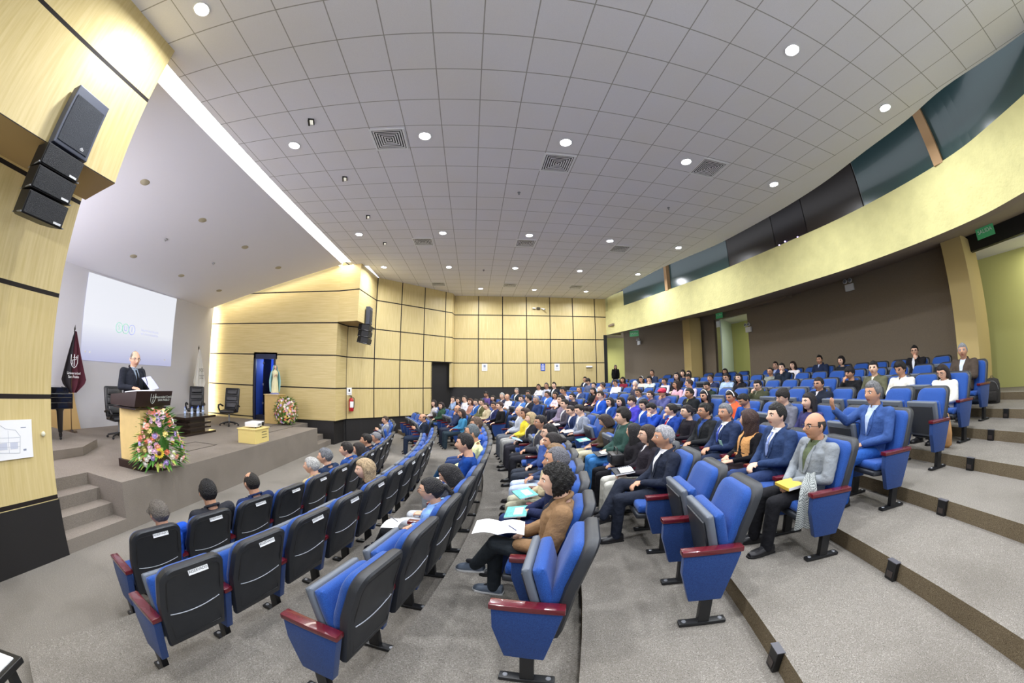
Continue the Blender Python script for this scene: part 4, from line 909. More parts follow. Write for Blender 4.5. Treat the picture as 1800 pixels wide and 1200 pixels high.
def build_seat(k, i, taken, pax):
    x, y, z, rz = seat_pos(k, i)
    front = k <= 1
    st = 'occupied' if taken else 'empty'
    who = (' holding the ' + pax) if pax else ''
    lb = ('%s blue auditorium seat%s, %s from the side aisle in the %s' % (st, ' with reserved card' if front else '', ORD[i], ROWS[k]))
    e = empty('auditorium_seat', (x, y, z), rz, lb, 'seat', 'blue auditorium seats in curved rows')
    sh = put('back_shell', me_shell, e); put('backrest', me_cush, e)
    if i < 14 or k < 3: put('shell_seam', me_seam, sh); put('shell_rim', me_rim, sh)
    if taken: put('seat', seat_dn, e); put('seat_pan', pan_dn, e)
    else:
        put('seat', seat_up, e); p = put('seat_pan', pan_up, e); put('pan_recess', me_pocket, p)
    last = (i == NS[k] - 1) or (i + 1 < NS[k] and in_aisle(k, i + 1))
    for P in ([PL, PR] if last else [PL]):
        sp = put('side_panel', P[0], e); put('armrest', P[1], e); put('post', P[2], e); ft = put('foot', P[3], e)
        if i < 8: put('bolt', P[4], ft); put('bolt', P[5], ft)
    if front:
        M = Matrix.Translation((backx(0.93) - 0.078, -0.03, 0.935)) @ Matrix(((0, 0, -1, 0), (-1, 0, 0, 0), (0, 1, 0, 0), (0, 0, 0, 1))) @ Matrix.Rotation(-0.28, 4, 'X')
        c = put('reserved_card', card_me, e, M); put('card_words', RESW, c, Matrix.Translation((0, 0, 0.0025)))
    return e

# ------------------------------------------------------------------ people
def remesh(mb, voxel, smooth=2, name='body'):
    me = mb.mesh(name); o = bpy.data.objects.new('tmp', me); COL.objects.link(o)
    r = o.modifiers.new('r', 'REMESH'); r.mode = 'VOXEL'; r.voxel_size = voxel; r.use_smooth_shade = True
    s = o.modifiers.new('s', 'SMOOTH'); s.factor = 0.5; s.iterations = smooth
    dg = bpy.context.evaluated_depsgraph_get(); out = bpy.data.meshes.new_from_object(o.evaluated_get(dg))
    bpy.data.objects.remove(o); bpy.data.meshes.remove(me); out.name = name
    for p in out.polygons: p.use_smooth = True
    return out
def gs(v, c, w): return math.exp(-((v - c) / w) ** 2)
def head_point(th, ph, fem=False):
    """th around z from the face direction, ph from the chin (0) to the crown (pi)"""
    dx, dy, dz = math.sin(ph) * math.cos(th), math.sin(ph) * math.sin(th), -math.cos(ph)
    x, y, z = dx * 0.096, dy * 0.077, dz * 0.118
    t = max(0.0, -z / 0.118)
    y *= 1 - 0.30 * t ** 1.5
    if x > 0: x *= 1 - 0.05 * t
    else: x *= 1 - 0.5 * t; x *= 1.06
    if x > 0:
        f = min(1.0, x / 0.05)
        nose = gs(y, 0, 0.013) * (0.030 * gs(z, -0.026, 0.017) + 0.015 * gs(z, -0.004, 0.02)) * (1.0 if not fem else 0.8)
        x += f * (nose + 0.005 * gs(z, 0.03, 0.012) * gs(abs(y), 0.03, 0.03) - 0.013 * gs(z, 0.010, 0.013) * gs(abs(y), 0.032, 0.016)
                  + 0.008 * gs(z, -0.058, 0.010) * gs(y, 0, 0.024) - 0.004 * gs(z, -0.074, 0.007) * gs(y, 0, 0.03) + 0.012 * gs(z, -0.098, 0.018) * gs(y, 0, 0.028)
                  + 0.003 * gs(z, -0.03, 0.02) * gs(abs(y), 0.045, 0.02))
    return Vector((x, y, z))
def add_head(mb, M, nu, nv, fem):
    rings = []
    for j in range(nv + 1):
        ph = min(max(PI * j / nv, 0.03), PI - 0.03)
        rings.append([M @ head_point(2 * PI * i / nu, ph, fem) for i in range(nu)])
    mb.loft(rings)
    for s in (-1, 1):
        R_ = M @ Matrix.Translation((-0.006, s * 0.077, -0.006)) @ Matrix.Rotation(s * -0.35, 4, 'Z')
        mb.ball((0, 0, 0), 0.019, 0.009, 0.031, 10, 7, M=R_.to_3x3().to_4x4() if False else R_)
def add_hand(mb, wrist, d, nrm, curl, side, lod):
    """palm and five fingers; d = direction of the fingers, nrm = out of the back of the hand"""
    d = Vector(d).normalized(); nrm = Vector(nrm); nrm = (nrm - d * nrm.dot(d)).normalized(); s = d.cross(nrm) * side
    w = Vector(wrist); seg = 8 if lod == 0 else 6
    spread = (-0.030, -0.010, 0.010, 0.029); ln = (0.066, 0.076, 0.072, 0.056)
    for q, (o, L) in enumerate(zip(spread, ln)):
        k = w + d * (0.085 - abs(o) * 0.25) + s * o * -1
        mb.capsule(w + s * o * -0.55, k, 0.016, 0.0125, seg, 2)
        a = curl * (1 + 0.12 * q); v1 = d * math.cos(a * 0.6) - nrm * math.sin(a * 0.6); v2 = d * math.cos(a * 1.4) - nrm * math.sin(a * 1.4)
        m = k + v1 * L * 0.5; mb.capsule(k, m, 0.0105, 0.0095, seg, 2); mb.capsule(m, m + v2 * L * 0.5, 0.0095, 0.0075, seg, 2)
    b = w + d * 0.022 + s * 0.016; m = b + (d * 0.6 + s * 0.75 - nrm * 0.25).normalized() * 0.042
    mb.capsule(b, m, 0.014, 0.0115, seg, 2); mb.capsule(m, m + (d * 0.9 + s * 0.25 - nrm * curl * 0.4).normalized() * 0.032, 0.0105, 0.0085, seg, 2)
def skel(pose, fem, hh=1.16, lean=0.0):
    """joint positions of a seated figure in the seat's frame"""
    sw = 0.168 if fem else 0.198
    J = dict(hip=Vector((0.24, 0, 0.545)), waist=Vector((0.205 + lean * 0.3, 0, 0.70)), chest=Vector((0.19 + lean * 0.7, 0, 0.86)), neck=Vector((0.185 + lean, 0, 0.995)))
    J['head'] = Vector((0.225 + lean * 1.15, 0, hh))
    for s, n in ((1, 'L'), (-1, 'R')):
        J['sh' + n] = Vector((0.175 + lean, s * sw, 0.955)); J['el' + n] = Vector((0.26 + lean * 0.6, s * (sw + 0.055), 0.70)); J['ha' + n] = Vector((0.47, s * 0.07, 0.63))
        J['hd' + n] = Vector((0.7, -s * 0.6, -0.2)); J['hn' + n] = Vector((0.2, s * 0.3, 1)); J['cu' + n] = 0.7
        J['kn' + n] = Vector((0.70, s * 0.115, 0.50)); J['an' + n] = Vector((0.72, s * 0.12, 0.10)); J['toe' + n] = Vector((0.87, s * 0.14, 0.035)); J['hi' + n] = Vector((0.26, s * 0.09, 0.53))
    if pose == 'lap': J['haL'] = Vector((0.46, 0.035, 0.655)); J['haR'] = Vector((0.49, -0.035, 0.64))
    if pose in ('chinL', 'chinR'):
        n = pose[-1]; s = 1 if n == 'L' else -1
        J['el' + n] = Vector((0.36 + lean, s * 0.2, 0.72)); J['ha' + n] = Vector((0.335 + lean, s * 0.075, hh - 0.19)); J['hd' + n] = Vector((0.05, -s * 0.35, 1)); J['hn' + n] = Vector((1, s * 0.3, 0)); J['cu' + n] = 1.1
    if pose == 'cross':
        J['elL'] = Vector((0.29, sw + 0.045, 0.735)); J['elR'] = Vector((0.29, -sw - 0.045, 0.735)); J['haL'] = Vector((0.37, -0.06, 0.76)); J['haR'] = Vector((0.39, 0.06, 0.735))
        J['hdL'] = Vector((-0.1, -1, 0.1)); J['hdR'] = Vector((-0.1, 1, 0.1)); J['hnL'] = Vector((1, 0, 0.2)); J['hnR'] = Vector((1, 0, 0.2)); J['cuL'] = J['cuR'] = 0.4
    if pose == 'write':
        J['haL'] = Vector((0.50, 0.10, 0.645)); J['haR'] = Vector((0.47, -0.08, 0.66)); J['hdL'] = Vector((1, -0.3, -0.1)); J['hdR'] = Vector((0.8, 0.5, -0.3)); J['cuR'] = 1.2
    if pose == 'rest':
        for s, n in ((1, 'L'), (-1, 'R')): J['el' + n] = Vector((0.24, s * 0.26, 0.69)); J['ha' + n] = Vector((0.46, s * 0.24, 0.665)); J['hd' + n] = Vector((1, 0, -0.25)); J['hn' + n] = Vector((0.2, 0, 1)); J['cu' + n] = 0.6
    if pose == 'clap':
        for s, n in ((1, 'L'), (-1, 'R')): J['ha' + n] = Vector((0.44, s * 0.045, 0.80)); J['hd' + n] = Vector((0.75, -s * 0.3, 0.7)); J['hn' + n] = Vector((0, s, 0)); J['cu' + n] = 0.5
    if pose == 'wave':   # right hand raised in front
        J['elR'] = Vector((0.38, -0.27, 0.84)); J['haR'] = Vector((0.56, -0.30, 1.0)); J['hdR'] = Vector((0.5, 0.2, 0.8)); J['hnR'] = Vector((0.6, -0.2, -0.5)); J['cuR'] = 0.35
    if pose == 'stand' or pose == 'lectern':
        dz = 0.45
        for q in list(J):
            if isinstance(J[q], Vector) and q[:2] not in ('hd', 'hn'): J[q] = J[q] + Vector((0, 0, dz))
        J['hip'].x = 0.19; J['hip'].z = 0.97; J['waist'].z = 1.14
        for s, n in ((1, 'L'), (-1, 'R')):
            J['kn' + n] = Vector((0.21, s * 0.1, 0.52)); J['an' + n] = Vector((0.19, s * 0.11, 0.10)); J['toe' + n] = Vector((0.34, s * 0.14, 0.035)); J['hi' + n] = Vector((0.19, s * 0.085, 0.93))
            J['el' + n] = Vector((0.16, s * (sw + 0.045), 1.13)); J['ha' + n] = Vector((0.22, s * (sw + 0.04), 0.88)); J['hd' + n] = Vector((0.1, 0, -1)); J['hn' + n] = Vector((0, s, 0)); J['cu' + n] = 0.5
        if pose == 'lectern':
            J['elL'] = Vector((0.22, 0.25, 1.15)); J['haL'] = Vector((0.44, 0.20, 1.20)); J['hdL'] = Vector((0.8, -0.5, 0.2)); J['hnL'] = Vector((0.2, 0.5, 1))
            J['elR'] = Vector((0.20, -0.26, 1.16)); J['haR'] = Vector((0.42, -0.16, 1.16)); J['hdR'] = Vector((1, 0.4, -0.1)); J['hnR'] = Vector((0.1, -0.2, 1))
    return J
def legs(J, kind):
    if kind == 'crossL':    # left ankle swung over the right knee
        J['knL'] = Vector((0.66, 0.06, 0.62)); J['anL'] = Vector((0.86, -0.10, 0.33)); J['toeL'] = Vector((1.00, -0.13, 0.30))
    if kind == 'crossR':
        J['knR'] = Vector((0.66, -0.06, 0.62)); J['anR'] = Vector((0.86, 0.10, 0.33)); J['toeR'] = Vector((1.00, 0.13, 0.30))
    return J
VOX = {0: (0.0062, 0.0095, 60, 46), 1: (0.0095, 0.014, 40, 30), 2: (0.0145, 0.02, 28, 22)}
PC = {}
def headM(J, yaw, pitch): return Matrix.Translation(J['head']) @ Matrix.Rotation(yaw, 4, 'Z') @ Matrix.Rotation(pitch, 4, 'Y') @ Matrix.Scale(1.09, 4)
def body_mesh(lod, pose, leg, fem, yaw, pitch, lean):
    key = ('b', lod, pose, leg, fem, yaw, pitch, lean)
    if key in PC: return PC[key]
    J = legs(skel(pose, fem, lean=lean), leg); M = headM(J, yaw, pitch); v, _, nu, nv = VOX[lod]; mb = MB()
    add_head(mb, M, nu, nv, fem); n = 10
    r = 0.050 if fem else 0.057
    mb.capsule(J['neck'] - Vector((0.02, 0, 0.06)), M @ Vector((-0.022, 0, -0.05)), r * 1.12, r, n)
    mb.capsule(J['hip'], J['neck'] - Vector((0, 0, 0.05)), 0.07, 0.06, n)
    for s, q in ((1, 'L'), (-1, 'R')):
        mb.capsule(J['neck'] - Vector((0, 0, 0.04)), J['sh' + q], 0.045, 0.035, n); mb.capsule(J['sh' + q], J['el' + q], 0.03, 0.027, n); mb.capsule(J['el' + q], J['ha' + q], 0.027, 0.023, n)
        add_hand(mb, J['ha' + q], J['hd' + q], J['hn' + q], J['cu' + q], s, lod)
        mb.capsule(J['hi' + q], J['kn' + q], 0.045, 0.04, n); mb.capsule(J['kn' + q], J['an' + q], 0.035, 0.028, n); mb.capsule(J['an' + q], J['toe' + q] + Vector((-0.06, 0, 0.012)), 0.026, 0.02, n)
    me = remesh(mb, v, 1, 'body_skin')
    # tint lips, brows and eyes by where they lie on the face
    Mi = M.inverted(); me.materials.append(None); me.materials.append(None); me.materials.append(None); me.materials.append(None)
    for p in me.polygons:
        if min((p.center - J['anL']).length, (p.center - J['anR']).length, (p.center - J['toeL']).length, (p.center - J['toeR']).length) < 0.13: p.material_index = 3; continue
        c = Mi @ p.center
        if c.x > 0.06 and abs(c.z) < 0.12:
            if abs(c.y) < 0.024 and abs(c.z + 0.060) < 0.0075: p.material_index = 1
            elif 0.014 < abs(c.y) < 0.048 and abs(c.z - 0.030 + abs(abs(c.y) - 0.03) * 0.3) < (0.0055 if lod else 0.0045): p.material_index = 2
            elif lod == 2 and abs(abs(c.y) - 0.031) < 0.014 and abs(c.z - 0.008) < 0.007: p.material_index = 2
    PC[key] = me; return me
def torso_rings(J, fem, g, hem=0.50):
    """list of (centre, rx, ry)"""
    sw = 0.93 if fem else 1.0
    R = [(J['hip'] + Vector((0.02, 0, hem - 0.545)), 0.125, 0.18), (J['hip'] + Vector((0.01, 0, 0.03)), 0.128, 0.178), (J['waist'], 0.118, 0.152 if fem else 0.165), (J['chest'], 0.128, 0.172 * sw), (J['chest'] + Vector((-0.005, 0, 0.06)), 0.115, 0.178 * sw), (J['neck'] - Vector((0.01, 0, 0.035)), 0.085, 0.135 * sw), (J['neck'] + Vector((0, 0, 0.0)), 0.066, 0.075)]
    return [(c, a + g, b + g) for c, a, b in R]
def ell(c, rx, ry, n=28): return [c + Vector((rx * math.cos(2 * PI * k / n), ry * math.sin(2 * PI * k / n), 0)) for k in range(n)]
def front_x(J, fem, z):
    R = torso_rings(J, fem, 0.012); 
    for a, b in zip(R, R[1:]):
        if a[0].z <= z <= b[0].z: t = (z - a[0].z) / (b[0].z - a[0].z); return (a[0].x + a[1]) * (1 - t) + (b[0].x + b[1]) * t
    return R[-1][0].x + R[-1][1]
def top_mesh(lod, pose, fem, lean, style):
    key = ('t', lod, pose, fem, lean, style)
    if key in PC: return PC[key]
    J = skel(pose, fem, lean=lean); g = {'suit': 0.014, 'plain': 0.004, 'coat': 0.02, 'puffer': 0.03, 'hoodie': 0.016, 'shirt': 0.006, 'vest': 0.022}[style]; mb = MB(); n = 14
    mb.loft([ell(*r) for r in torso_rings(J, fem, g)])
    sq = 0.008 if style in ('suit', 'coat') else 0
    for s, q in ((1, 'L'), (-1, 'R')):
        a = {'suit': (0.066, 0.054, 0.042), 'coat': (0.077, 0.068, 0.052), 'puffer': (0.078, 0.066, 0.05), 'hoodie': (0.064, 0.055, 0.044), 'vest': (0.058, 0.044, 0.034)}.get(style, (0.058, 0.049, 0.038))
        if fem: a = tuple(v * 0.9 for v in a)
        wr = J['ha' + q] - (J['ha' + q] - J['el' + q]).normalized() * 0.025
        mb.capsule(J['neck'] + Vector((-0.01, s * 0.03, -0.045)), J['sh' + q] + Vector((0, 0, sq)), 0.05, a[0] * 0.95, n); mb.capsule(J['sh' + q], J['el' + q], a[0], a[1], n); mb.capsule(J['el' + q], wr, a[1], a[2], n)
        # cloth gathers at the bend of the elbow and along the sleeve
        for k in range(3): t = 0.25 + 0.25 * k; mb.ball(J['sh' + q].lerp(J['el' + q], t + 0.1) + Vector((0.012 * (-1) ** k, 0, 0)), a[1] * 1.02, nu=8, nv=6)
    nk = J['neck']; M = None
    if style in ('suit', 'coat', 'shirt', 'hoodie', 'puffer'):
        r = 0.068 if style != 'puffer' else 0.078; h = {'suit': 0.045, 'coat': 0.055, 'shirt': 0.035, 'hoodie': 0.05, 'puffer': 0.075}[style]
        mb.tube([nk + Vector((r * math.cos(a) - 0.008, r * 1.02 * math.sin(a), 0.012 + h * 0.35 - 0.03 * math.cos(a))) for a in [2 * PI * k / 20 for k in range(21)]], h * 0.36, 8, cap=False)
    if style == 'hoodie': mb.ball(nk + Vector((-0.085, 0, -0.01)), 0.05, 0.1, 0.055, 12, 8)
    me = remesh(mb, VOX[lod][1], 2, 'garment')
    # split off what shows through the open front
    bm = bmesh.new(); bm.from_mesh(me)
    zo = J['neck'].z - 0.995
    zb, wt = {'suit': (0.70, 0.062), 'coat': (0.66, 0.055), 'puffer': (0.93, 0.03), 'hoodie': (0.92, 0.035), 'shirt': (0.95, 0.02), 'vest': (0.74, 0.03)}.get(style, (0, 0)); inner = None
    zb += zo
    if wt:
        zt = 1.01 + zo; zc = (zb + zt) / 2
        for s in (-1, 1):
            d = Vector((0, s * wt, zt - zb)).normalized(); nrm = Vector((0, d.z, -d.y)) * s
            gm = [f for f in bm.faces if f.calc_center_median().x > J['chest'].x + 0.03 + lean * 0 and abs(f.calc_center_median().y) < 0.12 and f.calc_center_median().z > zb - 0.03]
            ge = list({e for f in gm for e in f.edges}); gv = list({v for f in gm for v in f.verts})
            bmesh.ops.bisect_plane(bm, geom=gm + ge + gv, plane_co=Vector((0, 0, zb)), plane_no=nrm, dist=1e-5)
        sel = []
        for f in bm.faces:
            c = f.calc_center_median()
            if c.x > J['chest'].x + 0.02 and zb < c.z < 1.06 + zo and abs(c.y) < wt * (c.z - zb) / (zt - zb): sel.append(f)
        if sel:
            b2 = bm.copy(); idx = {f.index for f in sel}; b2.faces.ensure_lookup_table(); bm.faces.index_update()
            ids = set(); bm.faces.ensure_lookup_table()
            for i_, f in enumerate(bm.faces):
                if f in set(sel) if len(sel) < 5 else False: pass
            mark = [f in S_ for S_ in [set(sel)] for f in bm.faces]
            b2.faces.ensure_lookup_table(); bmesh.ops.delete(b2, geom=[b2.faces[i_] for i_, k in enumerate(mark) if not k], context='FACES')
            bmesh.ops.delete(bm, geom=sel, context='FACES'); inner = bpy.data.meshes.new('shirt_front'); b2.to_mesh(inner); b2.free()
            for p in inner.polygons: p.use_smooth = True
            inner.materials.append(None)
    bm.to_mesh(me); bm.free(); me.materials.append(None); me.materials.append(None)
    if style == 'vest':
        for p in me.polygons:
            c = p.center
            if abs(c.y) > J['shL'].y - 0.035 or (c.x > J['chest'].x + 0.15 and c.z < 0.85 + zo): p.material_index = 1
    for p in me.polygons: p.use_smooth = True
    PC[key] = (me, inner, J); return PC[key]
def trouser_mesh(lod, leg, fem, pose='lap'):
    st = pose if pose in ('stand', 'lectern') else 'lap'; key = ('l', lod, leg, fem, st)
    if key in PC: return PC[key]
    J = legs(skel(st, fem), leg); mb = MB(); n = 14
    mb.loft([ell(J['hip'] + Vector((0.0, 0, -0.08)), 0.12, 0.17), ell(J['hip'] + Vector((0, 0, 0.0)), 0.125, 0.175), ell(J['hip'] + Vector((-0.01, 0, 0.06)), 0.11, 0.155)])
    for q in 'LR':
        an = J['an' + q] + Vector((0.005, 0, -0.03)); mb.capsule(J['hi' + q] + Vector((0, 0, -0.005)), J['kn' + q], 0.094, 0.070, n); mb.capsule(J['kn' + q], an, 0.068, 0.056, n)
        mb.ball(J['kn' + q] + Vector((-0.03, 0, -0.045)), 0.052, nu=8, nv=6)
    me = remesh(mb, VOX[lod][1], 2, 'trousers'); me.materials.append(None); PC[key] = me; return me
def shoe_mesh():
    if 'shoe' in PC: return PC['shoe']
    mb = MB(); mb.loft([[(x, y * w_, z) for y, z in ((-1, 0), (-1.0, h * .55), (-0.6, h), (0.6, h), (1.0, h * .55), (1, 0))] for x, w_, h in ((-0.075, 0.028, 0.075), (-0.03, 0.038, 0.09), (0.03, 0.04, 0.075), (0.09, 0.046, 0.055), (0.15, 0.042, 0.045), (0.185, 0.025, 0.03))]); up = remesh(mb, 0.008, 2, 'shoe'); up.materials.append(None)
    mb = MB(); mb.prism([(-0.08, -0.03), (0.0, -0.037), (0.09, -0.048), (0.16, -0.044), (0.195, -0.02), (0.195, 0.02), (0.16, 0.044), (0.09, 0.048), (0.0, 0.037), (-0.08, 0.03)], -0.012, 0.008, bevel=0.003); so_ = mb.mesh('sole', 40); so_.materials.append(None)
    PC['shoe'] = (up, so_); return PC['shoe']
def sig(v): return 1 / (1 + math.exp(-max(-30, min(30, v))))
def hair_mesh(style, lod):
    key = ('h', style, lod)
    if key in PC: return PC[key]
    nu, nv = {0: (72, 50), 1: (48, 34), 2: (32, 22)}[lod]; R_ = random.Random(len(style) * 7 + lod); mb = MB(); rings = []
    thick = {'short': 0.009, 'crop': 0.006, 'bald': 0.006, 'thin': 0.004, 'long': 0.016, 'curly': 0.021, 'bun': 0.012, 'pony': 0.013, 'bob': 0.022, 'fringe': 0.014, 'wavy': 0.026, 'up': 0.020}[style]
    for j in range(nv + 1):
        ph = min(max(PI * j / nv, 0.03), PI - 0.03); ring = []
        for i in range(nu):
            th = 2 * PI * i / nu; p = head_point(th, ph); a = abs((th + PI) % (2 * PI) - PI)   # 0 = face, pi = back
            front = {'bald': 0.16, 'thin': 0.085, 'fringe': 0.035, 'crop': 0.068}.get(style, 0.060)
            if a < 0.95: line = front
            elif a < 1.35: line = front + (-0.015 - front) * (a - 0.95) / 0.4
            elif a < 1.75: line = -0.018 + 0.0 * a
            else: line = -0.018 + (-0.085 + 0.018) * min(1, (a - 1.75) / 0.7)
            if style in ('long', 'bob', 'wavy', 'curly') and a > 1.25: line = -0.10
            k = sig((p.z - line) / 0.006)
            if style == 'bald': k *= sig((0.055 - p.z) / 0.012) * (1 if a > 1.1 else 0)
            if style == 'thin' and a < 2.2: k *= 0.55 + 0.45 * sig((0.085 - p.z) / 0.02)
            t = thick
            if style == 'short': t *= 1 + 0.3 * max(0, p.z / 0.118) + (0.5 if a < 0.9 and p.z > 0.06 else 0)
            if style in ('up', 'fringe'): t *= 1 + 0.5 * max(0, p.z / 0.118)
            nz = R_.uniform(-1, 1)
            amp = {'curly': 0.009, 'wavy': 0.005, 'short': 0.0028, 'fringe': 0.003, 'up': 0.004}.get(style, 0.0015)
            if style == 'curly': nz = math.sin(th * 13 + ph * 4) * math.sin(ph * 15 + th * 2) + 0.4 * nz
            if style == 'wavy': nz = math.sin(th * 11 + ph * 9)
            off = (t + amp * nz) * k - 0.016 * (1 - k); ring.append(p + p.normalized() * off)
        rings.append(ring)
    mb.loft(rings)
    if style in ('long', 'wavy', 'bob'):
        dep = {'long': -0.30, 'wavy': -0.22, 'bob': -0.13}[style]; R2 = []
        for j in range(9):
            t = j / 8; z = 0.03 + (dep - 0.03) * t; rr = 0.092 + 0.014 * math.sin(t * 2.6) - 0.02 * t * (style != 'bob'); ring = []
            for i in range(21):
                a = 1.28 + (2 * PI - 2.56) * i / 20; k = 1 + (0.06 * math.sin(a * 9 + t * 7) if style == 'wavy' else 0.025 * math.sin(a * 14)); ring.append(Vector((rr * 1.12 * math.cos(a) * k - 0.012, rr * 0.98 * math.sin(a) * k, z)))
            R2.append(ring + [Vector((p.x * 0.8, p.y * 0.8, p.z)) for p in reversed(ring)])
        mb.loft(R2)
    if style == 'bun': mb.ball((-0.125, 0, 0.02), 0.036, 0.036, 0.036, 12, 8)
    if style == 'pony': mb.ball((-0.118, 0, 0.035), 0.026, 0.026, 0.026, 10, 7); mb.tube([(-0.13, 0, 0.03), (-0.165, 0, -0.02), (-0.165, 0, -0.1), (-0.15, 0, -0.17)], [0.02, 0.027, 0.022, 0.006], 8)
    if lod < 2 and style in ('long', 'wavy', 'bob', 'bun', 'pony'): me = remesh(mb, 0.006 if lod == 0 else 0.009, 1, 'hair')
    else: me = mb.mesh('hair', 180)
    me.materials.append(None); PC[key] = me; return me
def glasses_mesh():
    if 'gl' in PC: return PC['gl']
    mb = MB()
    for s in (-1, 1):
        mb.tube([(0.103 - 0.004 * abs(math.cos(a)), s * 0.033 + 0.024 * math.cos(a), 0.006 + 0.018 * math.sin(a)) for a in [2 * PI * k / 14 for k in range(15)]], 0.0019, 5, cap=False)
        mb.tube([(0.098, s * 0.057, 0.012), (0.06, s * 0.08, 0.01), (0.0, s * 0.084, 0.006)], 0.0018, 5)
    mb.tube([(0.105, -0.01, 0.01), (0.112, 0, 0.012), (0.105, 0.01, 0.01)], 0.0018, 5)
    me = mb.mesh('glasses', 180); me.materials.append(None); PC['gl'] = me; return me
def eye_meshes():
    if 'eye' in PC: return PC['eye']
    out = []
    for s in (-1, 1):
        mb = MB(); c = Vector((0.0735, s * 0.031, 0.007)); mb.ball(c, 0.0112, nu=14, nv=10); me = mb.mesh('eye', 180)
        me.materials.append(mat('eye_white', '#e8e4de', 0.3)); me.materials.append(mat('eye_iris', '#1c120c', 0.2))
        for p in me.polygons:
            if (p.center - c).normalized().x > 0.76: p.material_index = 1
        out.append(me)
    PC['eye'] = out; return out
def hairmat(c):
    return mat('hair_' + c.strip('#'), c, 0.45, bump=1.0, bscale=120, var=0.45, vscale=80, spec=0.4)
def cloth(c):
    return mat('cloth_' + c.strip('#'), c, 0.9, bump=0.7, bscale=17, var=0.14, vscale=11, spec=0.2)
def skinm(c):
    m = mat('skin_' + c.strip('#'), c, 0.5, spec=0.35, var=0.05, vscale=25); m.node_tree.nodes['Principled BSDF'].inputs['Subsurface Weight'].default_value = 0.0; return m
def setm(o, ms):
    for i, m in enumerate(ms):
        if i < len(o.material_slots): o.material_slots[i].link = 'OBJECT'; o.material_slots[i].material = m
    return o
def person(loc, rz, look, label, lod, oy=0.0, dz=0.0, ox=0.0, sc=1.0, group='people seated in the audience'):
    hs, hc, style, tc, shc, tie, trc, pose, leg, flags, skin = look
    fem = 'f' in flags; lean = 0.10 if 'n' in flags else 0.0; yaw = 0.0; pitch = 0.0
    for t in flags.split(','):
        if t.startswith('y'): yaw = math.radians(float(t[1:]))
        if t.startswith('p'): pitch = math.radians(float(t[1:]))
    J = legs(skel(pose, fem, lean=lean), leg); HM = headM(J, yaw, pitch)
    b = link('person', body_mesh(lod, pose, leg, fem, yaw, pitch, lean)); b.location = loc; b.rotation_euler = (0, 0, rz)
    b.scale = (sc, sc, (sc if group is None else 1.0) * (1 + dz)); b.location = Vector(loc) + Matrix.Rotation(rz, 3, 'Z') @ Vector((ox, oy, 0))
    setm(b, [skinm(skin), mat('lips_' + skin.strip('#'), tuple(v * k for v, k in zip(hexc(skin)[:3], (0.75, 0.42, 0.42))), 0.45), hairmat(hc), mat('dark_socks', '#1b1b20', 0.9)]); tag(b, label, 'person', group)
    tm, inner, _ = top_mesh(lod, pose, fem, lean, style)
    nm = {'suit': 'jacket', 'coat': 'coat', 'puffer': 'puffer_jacket', 'hoodie': 'hoodie', 'shirt': 'shirt', 'plain': 'sweater', 'vest': 'vest'}[style]
    t = link(nm, tm, b); setm(t, [cloth(tc), cloth(shc) if shc != 'skin' else cloth(tc)])
    if inner: setm(link('shirt_front', inner, b), [cloth(shc) if shc != 'skin' else skinm(skin)])
    if style == 'vest' and shc: pass
    if tie:
        mb = MB(); zo = J['neck'].z - 0.995; zs_ = [v + zo for v in (0.985, 0.965, 0.94, 0.86, 0.78, 0.73)]; ws = [0.016, 0.011, 0.014, 0.02, 0.024, 0.004]
        mb.loft([[(front_x(J, fem, z) + dxx, s * w_, z) for dxx, s in ((0.008, -1), (0.008, 1), (0.016, 1), (0.016, -1))] for z, w_ in zip(zs_, ws)]); mb.build('tie', cloth(tie), b)
    if style == 'suit' and lod < 2:
        for s in (-1, 1):
            mb = MB(); rows = []; zo = J['neck'].z - 0.995
            for k in range(7):
                z = zo + 0.715 + (0.985 - 0.715) * k / 6; y0 = 0.062 * (z - zo - 0.70) / 0.31; w_ = 0.014 + 0.034 * math.sin(PI * min(1, (k + 0.6) / 6)) ** 0.8; xx = front_x(J, fem, z)
                def pt(y, o): return (J['chest'].x + (xx + 0.004 - J['chest'].x) * math.sqrt(max(0.05, 1 - (y / 0.21) ** 2)) + o, s * y, z)
                rows.append([pt(y0, 0.004), pt(y0 + w_, 0.005), pt(y0 + w_, -0.004), pt(y0, -0.006)])
            mb.loft(rows); mb.build('lapel', cloth(tc), b, smooth=40)
        if shc not in ('skin',):
            for s in (-1, 1):
                mb = MB(); nk = J['neck']; mb.loft([[nk + Vector((0.062 * math.cos(a) + o, s * 0.062 * math.sin(a), zz)) for o, zz in ((0.0, 0.0), (0.004, 0.035), (0.012, 0.03), (0.012, -0.012))] for a in [0.18 + 1.2 * k / 5 for k in range(6)]]); mb.build('shirt_collar', cloth(shc), b, smooth=40)
    if trc: setm(link('trousers', trouser_mesh(lod, leg, fem, pose), b), [cloth(trc)])
    up, so_ = shoe_mesh()
    if lod < 2 or leg != 'down':
        for q in 'LR':
            an, to = J['an' + q], J['toe' + q]; d = to - an; M = Matrix.Translation(Vector((an.x, an.y, an.z - 0.088))) @ Matrix.Rotation(math.atan2(d.y, d.x), 4, 'Z')
            if leg == 'cross' + q: M = Matrix.Translation(an + Vector((0, 0, -0.085))) @ Matrix.Rotation(math.atan2(d.y, d.x), 4, 'Z') @ Matrix.Rotation(0.15, 4, 'Y')
            sh = link('shoe', up, b); sh.matrix_local = M; shm = '#17161a' if 'w' not in flags else '#5c6674'; setm(sh, [mat('shoe_' + shm.strip('#'), shm, 0.35)])
            so2 = link('sole', so_, sh); setm(so2, [mat('sole_light' if 'w' in flags else 'sole_dark', '#c9c9c9' if 'w' in flags else '#101012', 0.6)])
